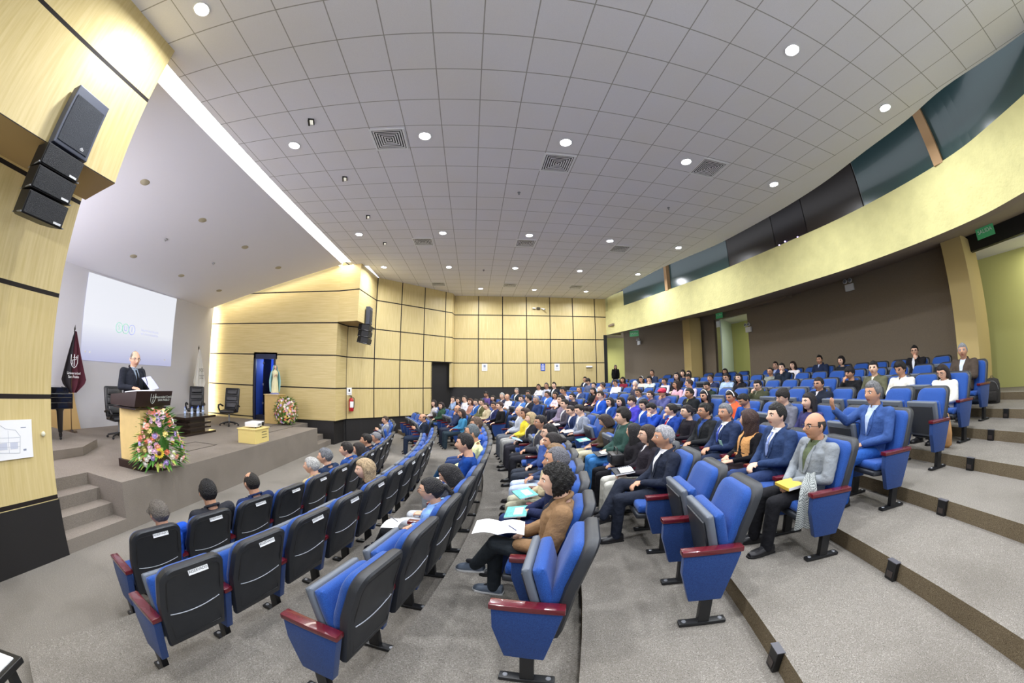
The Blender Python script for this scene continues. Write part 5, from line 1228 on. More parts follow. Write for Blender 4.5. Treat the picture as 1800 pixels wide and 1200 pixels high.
    if hs != 'none':
        h = link('hair', hair_mesh(hs, lod), b); h.matrix_local = HM; setm(h, [hairmat(hc)])
    if lod < 2:
        for em in eye_meshes(): put('eye', em, b, HM)
    if 'g' in flags.split(','):
        setm(put('glasses', glasses_mesh(), b, HM), [BLK])
    return b, J, HM

# row|seat|sideways|height|hair|hair colour|garment|colour|shirt|tie|trousers|pose|legs|flags|skin|look
PEOPLE = '''
0|0|-0.15|-0.12|short|#6a635c|suit|#1f4fb8|#e8e8ee||#24304f|lap|down|g,y10|B|man with grey hair and glasses in bright blue jacket
0|1|-0.14|-0.039|short|#121012|suit|#2a2b31|#dcdce2||#222228|lap|down||B|man with thick black hair in dark charcoal suit
0|2|-0.16|-0.061|thin|#17130f|suit|#1d2a4e|#f0f0f5||#1d2640|lap|down|y-10|B|man with thinning black hair in navy suit
0|4|-0.16|-0.085|short|#b4b3b0|shirt|#b3a37c|#b3a37c||#3a3a3c|lap|down|y15|A|older man with silver hair in tan jacket
0|5|0.05|-0.029|short|#6d6f74|suit|#22304a|#e8e8ee||#222a3c|lap|down|y15|A|man with grey-streaked hair in dark navy suit
0|6|-0.1|-0.05|short|#1c1512|suit|#22427e|#f2f2f6||#24304e|lap|down|y15|A|dark-haired man in blue suit with white collar
0|7|-0.06|-0.129|bob|#241d1a|plain|#2a2a30|||#26262b|lap|down|f|A|woman with dark bobbed hair in black top
0|8|0.05|-0.048|short|#1a1512|suit|#1b2030|#dfe2ea||#1d2230|lap|down|y10|B|dark-haired man in black suit
0|9|-0.16|-0.113|short|#7c7c80|suit|#20304f|#e9e9ee||#20283a|lap|down|g,y20|B|grey-haired man with glasses in dark blue suit
0|15|-0.01|-0.102|short|#3a2c24|suit|#8c9098|#e8e8ec||#6f747d|clap|crossL|y25|A|brown-haired man in light grey jacket, hands clasped, legs crossed
1|4|-0.16|-0.084|wavy|#b29a78|plain|#17171b|||#1b1b20|lap|crossL|f,y40|C|blonde woman in black top with legs crossed
1|15|0.16|-0.08|bald|#3b2e27|suit|#1e2635|#b9cbe6||#222c3e|clap|down|y15|B|balding man in dark suit with hands together
2|2|-0.16|-0.129|pony|#121014|shirt|#7ea2da|#7ea2da||#17181c|write|crossL|f,g,y10|A|woman with black ponytail in light blue shirt, writing
2|3|-0.16|-0.138|bob|#121014|plain|#30333c|||#b9bcc4|write|down|f,p20|A|black-haired woman bent low, partly hidden
2|5|0.16|0.032|short|#161214|plain|#123a80|||#8e949c|write|down|y5|A|young man with thick black hair in royal blue sweater
2|6|0|0.086|crop|#5c6468|shirt|#d9dca6|#e6e2c0||#234a70|lap|crossL|g,y5|B|grey-haired man with glasses in pale yellow shirt
2|8|0.16|0.095|short|#5d4a3c|shirt|#3f66c4|#e0e0f0||#2d3f6a|chinL|down|y10|B|brown-haired man in blue top with hand at chin
3|1|0|-0.035|curly|#14110f|coat|#876a4d|#23252e||#262b30|write|crossL|w,y5|C|curly-haired man in camel coat with papers
3|2|0|-0.013|crop|#67676e|hoodie|#1f2748|#d8d8e0||#27345e|lap|down||B|man with short grey hair in navy tracksuit top
3|3|-0.16|-0.097|short|#85694a|coat|#b7a98a|#a62f3a||#a8a590|chinL|down|f,y0|B|brown-haired woman with red scarf in beige coat
3|4|-0.16|-0.064|bun|#1c1516|plain|#32405e|||#b4c2dc|lap|down|f,y0|B|woman with dark bun in denim jacket, pale jeans
3|5|-0.16|-0.035|short|#151215|suit|#3a4f86|#3b5a9a||#30353f|chinL|down|g,y10|C|man with glasses in blue suit, hand raised to face
3|7|-0.16|-0.025|short|#221c1c|coat|#3e3f46|#b9b29a||#2a2a30|lap|down|g|B|dark-haired man with glasses in dark coat
3|9|-0.12|-0.066|bob|#b9a27a|coat|#26262c|#e0d4b4||#33323a|lap|down|f,y5|C|woman with short blonde hair in dark open jacket
3|10|-0.16|-0.031|bob|#33211c|vest|#dfc838|#e3cf45||#9e9e9c|lap|down|f,y10|B|woman with dark brown hair in bright yellow top
3|11|-0.16|-0.019|bald|#a5a3a0|coat|#a7adb8|#e9edf2||#62666e|lap|down|y15|A|bald man in pale grey jacket with head tipped back
3|15|0.1|-0.035|short|#3b2420|plain|#131417|||#17171a|rest|down|y10|C|man with reddish-brown hair in black shirt
3|16|0.11|-0.068|short|#2b2223|suit|#232a52|#e9e9f2||#23263a|lap|down||B|dark-haired man in dark blue suit with white shirt
3|17|-0.11|-0.132|short|#2c241f|coat|#b9ab8c|#d8cfb8||#55514a|lap|down||C|dark-haired person in beige jacket
3|18|0.03|-0.037|short|#221c18|coat|#5b5a3c|#d9d9d4||#3a3a34|lap|down||C|young man in olive jacket over white shirt
3|19|0.06|-0.065|short|#2a2220|suit|#2f5aa0|#dfe4f2||#2a3a5e|lap|down||C|young man in mid-blue suit with white shirt
3|20|0.09|-0.074|bob|#4a2e24|plain|#b98a7a|||#3a3438|lap|down|f|C|woman with brown hair beside the man in white
3|21|0.12|-0.003|short|#2a2422|shirt|#e6e6f0|#e6e6f0||#3b3e48|lap|down|g|C|man with dark glasses in bright white shirt
3|22|0.09|-0.089|long|#241c1c|plain|#4e4450|||#303038|lap|down|f|C|woman with long dark hair in dull purple top
3|23|0.16|-0.067|short|#3a3230|hoodie|#8fa4c6|#e8e8ee||#3a4356|chinL|down||C|person in light denim jacket with hand at chin
2|19|-0.16|-0.06|wavy|#2c2022|puffer|#2f4a3a|#4a2c36||#2b3630|lap|down|f|C|woman with long curly dark hair in dark green jacket
2|21|0.16|-0.026|wavy|#2a2224|plain|#c3c0c4|||#3a3a40|lap|down|f|C|woman with frizzy dark hair in light top
2|15|0.16|-0.092|long|#2b1d1a|plain|#3d7fa6|||#26343e|lap|down|f,y15|B|woman with long dark hair in teal jacket
2|16|0.16|-0.027|bald|#4a3f3a|puffer|#2c3550|#b9bfcc||#2b3040|chinL|down|g|B|bald man with glasses in navy jacket, hand at mouth
4|2|-0.16|-0.042|short|#a3a3a8|suit|#222838|#e4e6ee||#222734|lap|crossR||B|older man with thick grey hair in dark navy suit
4|3|-0.16|-0.093|long|#2a1f1b|hoodie|#26222a|#e9e9f0||#c9c7bd|write|down|f,g,y0|C|long-haired woman with glasses in black jacket, notebook on lap
4|4|-0.16|-0.132|long|#131115|puffer|#1d1b20|#1d1b20||#16161b|write|down|f,y-50|A|woman with glossy black hair turned away, black jacket
4|5|-0.1|0.005|up|#171210|puffer|#2f4a44|#59636a||#3a74b0|lap|down|y0|C|young man with swept black hair in green puffer jacket
4|7|0.14|-0.138|bob|#2d211d|hoodie|#4b4132|#4b4132||#c6bfa4|write|down|f,p25,y-30|A|woman with dark brown hair bent forward in olive jacket
4|9|0.05|-0.053|short|#1c1413|suit|#8b93a3|#eceef5||#2e323a|write|down|n,p15|C|dark-haired man leaning forward in light grey blazer
4|10|0.03|-0.105|short|#2b1f1f|suit|#26355c|#e6e9f4||#232c44|write|down|n,p10|C|man leaning forward in navy suit beside the grey blazer
4|11|-0.16|-0.02|short|#1b1512|suit|#4a4650|#d0d0d4||#25252b|write|down|y10|C|young dark-haired man in dark grey checked jacket
4|12|0.16|0.095|long|#2a2120|plain|#8a7f95|||#3a3744|lap|down|f|C|woman with dark hair in mauve top
4|15|-0|-0.028|short|#8f8f95|suit|#23355e|#33436a||#232c44|lap|down|g|B|grey-haired man with glasses in navy suit
4|16|-0.01|-0.004|short|#1a1614|suit|#23252c|#e9e9ee||#23252c|lap|down|y-40|C|black-haired man turning aside in black suit
4|17|-0.03|-0.045|short|#241c1a|suit|#4d7cc0|#c9d8ee||#2e4470|lap|down||C|man in light blue denim jacket
4|19|-0.05|-0.037|bald|#8a7f78|shirt|#e4e2ec|#e4e2ec||#3a3f55|cross|down||B|bald man in white shirt with arms folded
4|20|0.11|-0.014|short|#a8a8a4|suit|#35384a|#d9d9e0||#2d3040|lap|down|g|C|silver-haired man with pale face in dark jacket
4|21|-0.09|-0.12|bob|#2a2322|plain|#3a3f58|||#2b2f3c|lap|down|f|C|dark-haired woman in dark navy top
4|22|-0.1|0.003|short|#1d1919|plain|#5c4b86|||#2e2c3c|lap|down|p20|B|black-haired person in purple top, head bowed
5|0|-0.1|-0.05|bald|#2a2320|suit|#868c92|#59634a||#1b1b1f|lap|down|g|B|balding man in light grey suit and green shirt
5|1|-0.16|-0.009|short|#15120f|suit|#2b3d62|#eef0f6|#8395c8|#26355a|thighs|down||C|black-haired man in navy suit and patterned tie
5|2|-0.16|-0.099|wavy|#3d2721|vest|#cf9a62|#15151a||#2b2226|write|down|f,y-60|A|woman with wavy brown hair in orange vest, turned away
5|3|-0.16|-0.058|short|#75777c|suit|#263352|#e9edf6|#3a4ea8|#232c42|lap|down|y20|B|smiling grey-haired man in navy suit with blue lanyard
5|4|-0.16|-0.078|short|#16120f|suit|#232528|#2f4a8a||#23252a|lap|down|g|B|man with glasses in black jacket over blue shirt
5|5|-0.16|-0.125|bun|#17131a|plain|#1d1b22|||#24222a|lap|down|f,g|C|woman with glasses and tied black hair in black jacket
5|6|-0.16|-0.13|bun|#1a1512|suit|#22408f|#e6e9f4|#b02838|#1d2440|chinR|down|f,y-25|C|girl in blue blazer with red tie, hair tied back
5|7|-0.16|-0.138|short|#12100f|suit|#2146a8|#e9edf8||#1d2c5c|chinL|down|p30,n|C|boy in blue blazer with head bowed, hand on face
5|8|-0.16|-0.112|bob|#151216|suit|#2448a0|#d9dcea||#1d2240|lap|down|f,p15|C|girl with black bob looking down in blue blazer
5|9|-0.16|-0.074|fringe|#2e1f18|hoodie|#4a45b8|#e0e4f2||#2b2b44|lap|down||C|boy with brown fringe in violet-blue top
5|10|-0.16|-0.109|long|#17141a|plain|#3a4494|||#26284a|lap|down|f|C|girl with long black hair in indigo top
5|11|-0.16|-0.135|long|#211c1c|suit|#25488e|#eceef8||#1f2850|lap|down|f|C|girl with long straight hair in blue blazer
5|12|-0.12|-0.007|short|#2a201a|suit|#2150b4|#e6ecfa||#1d2f64|lap|down||C|boy in bright blue blazer with white shirt
5|15|-0.16|-0.096|bun|#131115|plain|#26242a|||#24232c|lap|down|f|C|woman with black hair in black jacket beside empty seat
5|16|-0.16|0.095|short|#15110f|plain|#b8b4c6|||#3a3c4c|lap|down|p10|B|man with black hair in pale lilac shirt
5|17|-0.16|-0.095|bob|#1f1816|plain|#dccdd4|||#4a444e|cross|down|f|B|woman in pale pink blouse with dark waistcoat
5|18|-0.16|-0.076|short|#221a18|suit|#4a76c4|#e9eefa||#2c3d6c|lap|down|y10|B|dark-haired person in bright blue denim blazer
5|21|0.16|-0.073|short|#23201f|plain|#4c5a80|||#2c3040|lap|down|p15|B|dark-haired man in slate blue top with head down
5|22|-0.16|-0.013|short|#7b7673|suit|#222c38|#e9eef6||#222a36|lap|down||C|grey-haired man in dark suit with open pale shirt
6|0|-0.16|0.007|short|#6d6d70|suit|#38538c|#b9cbea||#214c94|wave|down||B|grey-haired man in blue blazer and jeans, hand raised
6|2|-0.16|-0.106|long|#191316|plain|#3a3a66|||#22222c|lap|down|f|C|girl with very long black hair in dark top
6|3|-0.16|-0.064|fringe|#1a1413|hoodie|#6a6c78|#b9b39a||#2e3038|lap|down|g,p15|C|boy with thick black fringe and glasses in grey top
6|5|0.13|-0.126|short|#141210|plain|#1f4fa6|||#1f2c4c|write|down|p30,n|B|boy with black hair bowed low in blue t-shirt
6|6|0.16|-0.096|pony|#1d1614|hoodie|#d8613c|#e6e6ea||#3b3a44|write|down|f,p15|B|girl with white hair tie in orange jacket
6|7|-0.16|-0.1|long|#16131a|plain|#1c1c22|||#1c1c22|lap|down|f,p10|A|woman with long black hair and headband in black
6|8|-0.16|-0.07|short|#15110f|puffer|#1c1f22|#8c8a5a||#22242a|lap|down|y0|B|young man with black hair in black jacket
6|10|-0.16|-0.084|crop|#2a2020|hoodie|#565a8c|#565a8c||#34385a|chinL|down|g,h|B|person in red cap and purple hooded top
6|11|-0.16|-0.138|bun|#2a1d1c|hoodie|#4a4e6c|#a03040||#2c2c3c|lap|down|f|C|woman with tied dark hair and red collar
6|12|-0.16|-0.102|short|#2a211b|suit|#5a6c94|#dfe6f4||#2c3450|lap|down||B|boy with brown hair in dusty blue jacket
6|16|-0|-0.058|bald|#b9a89a|plain|#8a5c58|||#3c3438|lap|down||C|bald elderly man in dull red top
6|17|0.16|-0.097|long|#17151a|plain|#1b1c20|||#1d1d22|write|down|f,p10|C|woman with long dark hair in black holding white paper
6|18|-0.16|-0.078|crop|#4c463e|suit|#3c4c74|#e6e9f0||#2c344c|lap|down||B|man with close-cropped hair in slate suit
6|20|-0.16|-0.123|bob|#1f1b1d|plain|#e0e2ee|||#3a3c4c|lap|down|f|C|woman with dark hair in white top
6|21|-0.16|0.095|short|#1a1614|suit|#23262e|#e4e6ee||#23262e|lap|down|p-5|C|tall black-haired man in black suit by the far wall
6|22|-0.13|0.04|short|#4e4644|shirt|#b9bed0|#b9bed0||#3e4354|lap|down|g|B|man with brown hair in pale grey shirt
6|23|-0.14|-0.008|short|#201b1a|shirt|#d9dce8|#d9dce8||#3a4054|cross|down|g|B|dark-haired man in white shirt, arms folded
7|4|0.16|-0.081|short|#191310|puffer|#1d2330|#d9d4da||#22252e|lap|down|g,y10|B|boy with glasses in dark navy hooded jacket
7|7|0.16|-0.09|short|#181312|puffer|#3f4230|#8a8a78||#2a2c26|chinR|down|g,p10|C|boy with glasses in olive jacket, hand over mouth
7|10|0.03|-0.098|short|#0f0e10|hoodie|#26332a|#26332a||#22262a|lap|down|p25|A|person with black hair bowed in dark green top
7|11|-0.16|-0.038|short|#3a2b26|plain|#d8c8dc|||#4a4c60|lap|down|y-30|A|person with short brown hair in pale lilac sweater
7|12|-0.16|-0.067|long|#2c201c|plain|#d9a9b8|||#4a444c|lap|down|f,y-20|B|woman with dark hair in pink top
7|16|0.04|-0.047|crop|#d6d3ce|plain|#4a4858|||#33333c|chinL|down||C|old man with white hair, hand at chin
7|18|0.04|-0.007|short|#1a1614|shirt|#e4e8f4|#e4e8f4||#2f3a5c|lap|down|p10|B|man with black hair in crisp white shirt
7|19|-0.16|-0.084|short|#34302e|plain|#5a6c96|||#343c50|lap|down|y-40|B|dark-haired man turning aside in grey-blue shirt
7|20|-0.16|-0.085|bun|#1d1718|shirt|#9fbce6|#e6ecf8||#3a4868|chinL|down|f|C|woman in light blue shirt with hand on cheek
7|21|0.05|0.082|fringe|#241d1b|plain|#5c6480|||#343848|write|down|f,p25|C|person with dark fringe looking down in grey top
8|0|-0.16|-0.136|long|#241a1a|coat|#dfdcd2|#e6e6e8||#1f2228|write|down|f,g,p20|A|woman with long dark hair and glasses in white coat
8|2|0.16|-0.054|up|#151113|shirt|#ddd9cf|#2a2528||#26262c|write|down|p20|B|young man with black hair in cream jacket looking down
8|3|0.14|-0.019|short|#141114|hoodie|#5c5c48|#e3dfc8||#33342c|lap|down|y20|C|young man in olive jacket and cream shirt
8|4|0.13|-0.069|fringe|#161116|plain|#17181b|||#1d1e22|chinR|down|p10|B|young man in black jumper covering his face
8|10|0.05|-0.074|long|#17141a|hoodie|#1b1a1f|#5a3a30||#1d1d22|lap|down|f|C|woman with long straight black hair in black jacket
8|11|0.12|-0.049|short|#211b1a|shirt|#a9c0e0|#cfdcf0||#3a4462|lap|down|g,p10|A|man with glasses in light blue shirt
8|12|0.01|-0.065|short|#2c221d|suit|#2b3350|#e9ecf4||#262c40|lap|down||B|man with short brown hair in dark navy jacket
8|14|0.16|-0.021|short|#17120f|suit|#234a9c|#c6d2ee||#22305c|lap|down|p20|B|dark-haired young man in blue jacket looking down
8|15|0.16|0.031|long|#1f1718|plain|#26201f|||#26242c|lap|down|f|C|woman with long dark hair in black top
8|16|0.08|-0.115|bun|#2a201e|plain|#d4cfe0|||#3c3f54|lap|down|f|B|woman with tied dark hair in pale top
8|17|-0.16|-0.049|up|#16120f|plain|#cfe0de|||#3a4650|chinL|down||A|young man in pale mint sweater, hand at mouth
8|18|-0.03|-0.043|bob|#141112|plain|#d8cfc4|||#40404c|lap|down|f|B|woman with black hair and white hairband
8|20|0.01|-0.049|bob|#15120f|plain|#7a1f34|||#3a2430|lap|down|f|B|woman with black hair in dark red top
8|24|-0.16|0.003|short|#241d1c|suit|#2c3040|#d9dce6||#292c38|lap|down||B|dark-haired man in dark jacket near the far wall
9|0|-0.16|0.002|short|#8a8d92|coat|#4a4038|#c9d4ee||#22232a|cross|down|y20|B|grey-haired man in brown leather jacket
9|9|-0.02|-0.004|short|#14110f|puffer|#1e2734|#8a8ca0||#22262e|chinL|down||C|young black-haired man in dark navy jacket, hand at chin
9|10|0.11|-0.085|crop|#1e1713|shirt|#858a82|#858a82||#3c4048|cross|down|g,y15|B|man with dark glasses in grey shirt, arms folded
9|16|-0.12|-0.031|long|#2b1f1d|shirt|#ebe8e2|#e9e6e0||#3c3f4a|lap|down|f,g|C|woman with glasses in bright white jacket
9|17|0.16|-0.004|bob|#120f11|plain|#2b3550|||#2b2c38|lap|down|f|C|woman with short black hair beside the white jacket
9|20|0.16|0.064|short|#3b302b|suit|#2b3550|#c9cede||#282c3a|lap|down||B|middle-aged man in navy suit on his own
10|3|-0.03|-0.008|short|#110f10|suit|#1c1b1f|#e6e9f2||#1d1d22|chinL|down|g,y20|A|man with glasses in black blazer, fist at his chin
10|7|0.03|-0.058|curly|#1a1413|plain|#20262f|||#22242c|lap|down|f|C|girl with dark curly hair in dark top
10|8|-0.16|0.017|short|#17120f|puffer|#1f2840|#a9b4d0||#26283a|lap|down|y10|B|boy with black hair in navy padded waistcoat
10|10|-0.02|-0.073|bob|#2b1d18|plain|#ebe6ea|||#40424e|lap|down|f,y0|C|woman with dark hair in white jumper
10|11|-0.16|-0.037|short|#2a2220|suit|#2b3a66|#8c9cc4||#2a3048|lap|down|g|A|young man with glasses in dark blue jacket
10|15|-0.16|-0.13|bob|#0f0e0f|plain|#1d1d22|||#1d1d22|lap|down|f|B|person with black hair in front of the olive doorway
'''
SKINS = {'A': '#d3a68c', 'B': '#bf9074', 'C': '#e0b79f', 'D': '#a0765a'}
OCC = {}
rows = [l.split('|') for l in PEOPLE.strip().split('\n')]
for f in rows: OCC[(int(f[0]), int(f[1]))] = f
for k in range(11):
    for i in range(NS[k]):
        if not in_aisle(k, i): build_seat(k, i, (k, i) in OCC, None)
POD = Vector((-6.2, 4.9))
HELD = []
for (k, i), f in OCC.items():
    hs, hc, st, tc, shc, tie, trc, pose, leg, fl, sk, desc = f[4:16]
    x, y, z, rz = seat_pos(k, i); d = math.hypot(x, y); lod = 0 if d < 3.9 else (1 if d < 7.5 else 2)
    if 'y' not in [t[:1] for t in fl.split(',')]:
        a = math.atan2(POD.y - y, POD.x - x) - rz; a = (a + PI) % (2 * PI) - PI; fl += ',y%d' % (15 * round(max(-35, min(35, math.degrees(a))) / 15))
    if pose == 'thighs': pose = 'lap'
    if leg == 'down' and lod == 2: pass
    lb = '%s, %s seat of the %s' % (desc, ORD[i], ROWS[k])
    b, J, HM = person((x, y, z), rz, (hs, hc, st, tc, shc or 'skin', tie, trc, pose, leg, fl, SKINS[sk]), lb, lod, float(f[2]), max(-0.17, min(0.06, float(f[3]))), sc=1.06)
    HELD.append((b, k, i, J, HM, pose, lod))
BYSEAT = {(h[1], h[2]): h for h in HELD}
# red cap, hairbands
def wear(k, i, name, mb, m):
    b, _, _, J, HM, pose, lod = BYSEAT[(k, i)]; o = mb.build(name, m, b, smooth=60); o.matrix_local = HM; return o
mb = MB(); mb.ball((0, 0, 0.045), 0.112, 0.095, 0.09, 20, 12, fn=lambda d: 1 if d.z > 0.1 else 0.93); mb.loft([[(0.07 + r * 0.1 * math.cos(a), 0.075 * math.sin(a) * (1 if r else 0.9), 0.062 + zz) for a in [-1.5 + 3 * q / 12 for q in range(13)]] for r, zz in ((0.2, 0.0), (0.9, -0.008), (0.9, -0.014), (0.2, -0.008))], cap=False)
RC = mat('red_cap', '#c22a4a', 0.7)
CAPSEAT = [(k_, i_) for (k_, i_), f_ in OCC.items() if 'red cap' in f_[15]][0]
wear(*CAPSEAT, 'cap', mb, RC)
for nm_, mm in (('white hairband', '#eeeeee'), ('black hair and headband', '#d8d2c8'), ('white hair tie', '#eeeef2')):
    for q_, f_ in OCC.items():
        if nm_.split()[-1] in f_[15] and nm_.split()[0] in f_[15] and 'hair' in f_[15] and ('band' in f_[15] or 'tie in' in f_[15]):
            mb = MB(); mb.tube([(0.012 + 0.01 * math.cos(a), 0.09 * math.cos(a), 0.02 + 0.115 * math.sin(a)) for a in [PI * t / 14 for t in range(15)]], 0.009, 6); wear(*q_, 'hairband', mb, mat('hairband' + mm.strip('#'), mm, 0.6)) if not any(c.name.startswith('hairband') for c in BYSEAT[q_][0].children) else None

# ------------------------------------------------------------------ the speaker and the woman at the far door
sp, JS, HS = person((-6.52, 4.93, SZ), -0.05, ('thin', '#77726c', 'suit', '#20232c', '#7f8c9c', '#15151a', '#22242c', 'lectern', 'down', 'g,y-15,p8', '#d3a68c'), 'man in dark suit and glasses reading from papers behind the lectern', 0, sc=1.11, group=None)
for s in (-1, 1):
    mb = MB(); nk = JS['neck']; mb.loft([[nk + Vector((0.058 * math.cos(a) + o, s * 0.058 * math.sin(a), zz)) for o, zz in ((0.0, 0.0), (0.004, 0.04), (0.012, 0.036), (0.016, -0.02))] for a in [0.15 + 1.2 * k / 5 for k in range(6)]]); mb.build('white_collar', cloth('#f0f0f4'), sp, smooth=40)
BLP = mat('bluish_paper', '#b9bce8', 0.6)
def sheet(name, M, w, h, m, label, cat, parts=(), group=None, bend=0.0):
    e = empty(name, (0, 0, 0), 0, label, cat, group); e.matrix_world = M
    mb = MB(); n = 6; rows = []
    for k in range(n + 1):
        x = -w / 2 + w * k / n; z = bend * (1 - (2 * k / n - 1) ** 2); rows.append([(x, -h / 2, z), (x, h / 2, z), (x, h / 2, z + 0.003), (x, -h / 2, z + 0.003)])
    mb.loft(rows); mb.build('page', m, e, smooth=30); return e
M = Matrix.Translation((-5.86, 4.98, SZ + 1.38)) @ Euler((0.25, 0.75, 0.2)).to_matrix().to_4x4()
sheet('sheet_of_paper', M, 0.3, 0.22, BLP, 'bluish sheets of paper held up by the man at the lectern', 'paper', bend=0.01)
o = MB().box(-0.16, 0.16, -0.22, 0.22, 0, 0.03, 0.003).build('folder', mat('white_folder', '#dfe2ea', 0.5)); o.location = (-5.76, 4.66, SZ + 1.225); o.rotation_euler = (0, -0.13, 0.05); tag(o, 'thick white folder lying on the dark lectern top', 'folder')
wm, _, _ = person((7.72, 18.45, 1.58), -1.9, ('long', '#1a1518', 'coat', '#1d1c20', '#3a3440', '', '#1c1c20', 'stand', 'down', 'f,y0', '#e0b79f'), 'woman with long dark hair in black jacket standing in the far doorway', 1, sc=0.86, group=None)

# ------------------------------------------------------------------ things held or lying by the audience
def seatM(k, i): x, y, z, rz = seat_pos(k, i); return Matrix.Translation((x, y, z)) @ Matrix.Rotation(rz, 4, 'Z')
def lap(k, i, x=0.55, y=0.0, z=0.635, rx=0.0, ry=0.12, rz=0.0): return seatM(k, i) @ Matrix.Translation((x, y, z)) @ Euler((rx, ry, rz)).to_matrix().to_4x4()
def find(txt):
    for q, f in OCC.items():
        if txt in f[15]: return q
    raise KeyError(txt)
TEALB = mat('teal_cover', '#4fa3a0', 0.45, var=0.3, vscale=30); NOTE = mat('notebook_dark', '#22242a', 0.6)
def booklet(name, who, m, lb, cat, w=0.21, h=0.29, t=0.012, lines=True, **kw):
    e = empty(name, (0, 0, 0), 0, lb, cat); e.matrix_world = lap(*find(who), **kw)
    MB().box(-w / 2, w / 2, -h / 2, h / 2, 0.0, t, 0.002).build('cover', m, e)
    MB().box(-w / 2 + 0.004, w / 2 - 0.004, -h / 2 + 0.004, h / 2 + 0.001, 0.002, t - 0.003).build('pages', PAPER, e)
    if lines: MB().box(-w * 0.3, w * 0.1, -h * 0.32, h * 0.32, t, t + 0.001).build('printed_panel', mat('pale_print', '#cfe6e2', 0.5), e)
    return e
def paper(who, lb, w=0.22, h=0.3, two=False, **kw):
    e = empty('sheet_of_paper', (0, 0, 0), 0, lb, 'paper'); e.matrix_world = lap(*find(who), **kw)
    for s in ((-1, 1) if two else (0,)):
        mb = MB(); rows = []
        for k in range(7):
            y = -h / 2 + h * k / 6 + s * h * 0.5; z = 0.02 * math.sin(PI * k / 6) ; rows.append([(-w / 2, y, z), (w / 2, y, z), (w / 2, y, z + 0.002), (-w / 2, y, z + 0.002)])
        mb.loft(rows); p_ = mb.build('page', PAPER, e, smooth=30)
        mb = MB()
        for q in range(6): mb.box(-w * 0.38 + q * 0.025, -w * 0.38 + q * 0.025 + 0.003, s * h * 0.5 - h * 0.35, s * h * 0.5 + h * 0.3, 0.0245, 0.0252)
        mb.build('writing', mat('faint_ink', '#b9bcc8', 0.7), e)
    return e
def pen(who, lb, x, y, z, col='#26306a'):
    e = empty('pen', (0, 0, 0), 0, lb, 'pen'); e.matrix_world = lap(*find(who), x=x, y=y, z=z, ry=-0.7, rz=0.5); MB().capsule((0, 0, 0), (0.13, 0, 0), 0.004, 0.004, 8).build('barrel', mat('pen_' + col.strip('#'), col, 0.3), e); MB().cyl(0, 0, 0, 0.001, 0.001).capsule((-0.012, 0, 0), (0, 0, 0), 0.001, 0.004, 8).build('tip', GREYM, e)
paper('camel coat', 'open white papers on the knees of the man in camel coat', w=0.27, h=0.2, two=True, x=0.68, y=0.02, z=0.715, ry=0.0, rz=PI / 2 + 0.1)
pen('camel coat', 'dark blue pen in the hand of the man in camel coat', 0.50, 0.07, 0.70)
paper('black ponytail', 'white writing pad on the lap of the woman in light blue shirt', w=0.17, h=0.24, x=0.56, z=0.69)
pen('black ponytail', 'pen held by the woman in light blue shirt', 0.5, 0.0, 0.70, '#3a3a44')
paper('royal blue sweater', 'white sheet on the lap of the young man in blue sweater', w=0.22, h=0.3, x=0.6, z=0.64)
paper('light grey blazer', 'white sheet on the lap of the man in light grey blazer', x=0.62, z=0.64)
paper('dark grey checked', 'white sheet on the lap of the man in checked jacket', x=0.58, z=0.64)
paper('in black holding white paper', 'white sheet held by the woman in black', w=0.18, h=0.22, x=0.5, z=0.72, ry=-0.5)
booklet('booklet', 'navy tracksuit', TEALB, 'teal printed booklet on the lap of the man in tracksuit top', 'booklet', x=0.62, z=0.625)
booklet('booklet', 'red scarf', TEALB, 'teal booklet on the lap of the woman with red scarf', 'booklet', x=0.58, y=0.05, z=0.64, rz=0.4)
booklet('booklet', 'olive jacket', TEALB, 'teal booklet on the lap of the woman in olive jacket', 'booklet', x=0.6, z=0.64) if False else None
booklet('booklet', 'bent forward in olive', TEALB, 'teal booklet on the knees of the woman bent forward', 'booklet', x=0.62, z=0.64)
booklet('booklet', 'light grey suit and green', mat('yellow_cover', '#d6b545', 0.5), 'yellow book on the lap of the balding man in grey suit', 'book', w=0.17, h=0.23, t=0.03, x=0.56, y=-0.02, z=0.60, lines=False)
booklet('notebook', 'notebook on lap', NOTE, 'dark notebook on the lap of the woman with glasses in black jacket', 'notebook', x=0.58, y=-0.05, z=0.63, w=0.24, h=0.3, t=0.02, lines=False)
paper('notebook on lap', 'small white page on the dark notebook', w=0.16, h=0.22, x=0.56, y=-0.02, z=0.655)
booklet('booklet', 'blonde hair in dark open', mat('blue_white_cover', '#7fb0d8', 0.5), 'blue and white booklet held by the blonde woman', 'booklet', x=0.56, z=0.66, ry=-0.3)
booklet('booklet', 'swept black hair', NOTE, 'dark folder on the knees of the young man in green puffer', 'folder', x=0.6, z=0.625, lines=True)
# badge on lanyard, phone, bags
q = find('navy suit with blue lanyard'); e = empty('badge', (0, 0, 0), 0, 'pale green badge card hanging from the blue lanyard', 'badge'); e.matrix_world = lap(*q, x=0.40, y=0.01, z=0.70, ry=-1.2)
MB().box(-0.05, 0.05, -0.04, 0.04, 0, 0.003).build('card', mat('badge_green', '#a9d4c4', 0.5), e); MB().box(-0.03, 0.0, -0.03, 0.03, 0.003, 0.004).build('printed_strip', TEALB, e)
q = find('orange vest'); e = empty('mobile_phone', (0, 0, 0), 0, 'dark mobile phone in the hands of the woman in orange vest', 'phone'); e.matrix_world = lap(*q, x=0.5, y=0.04, z=0.70, ry=-0.3)
MB().box(-0.07, 0.07, -0.035, 0.035, 0, 0.009, 0.003).build('phone_body', BLK, e); MB().box(-0.063, 0.063, -0.03, 0.03, 0.009, 0.0095).build('screen', mat('phone_screen', '#39404e', 0.1), e)
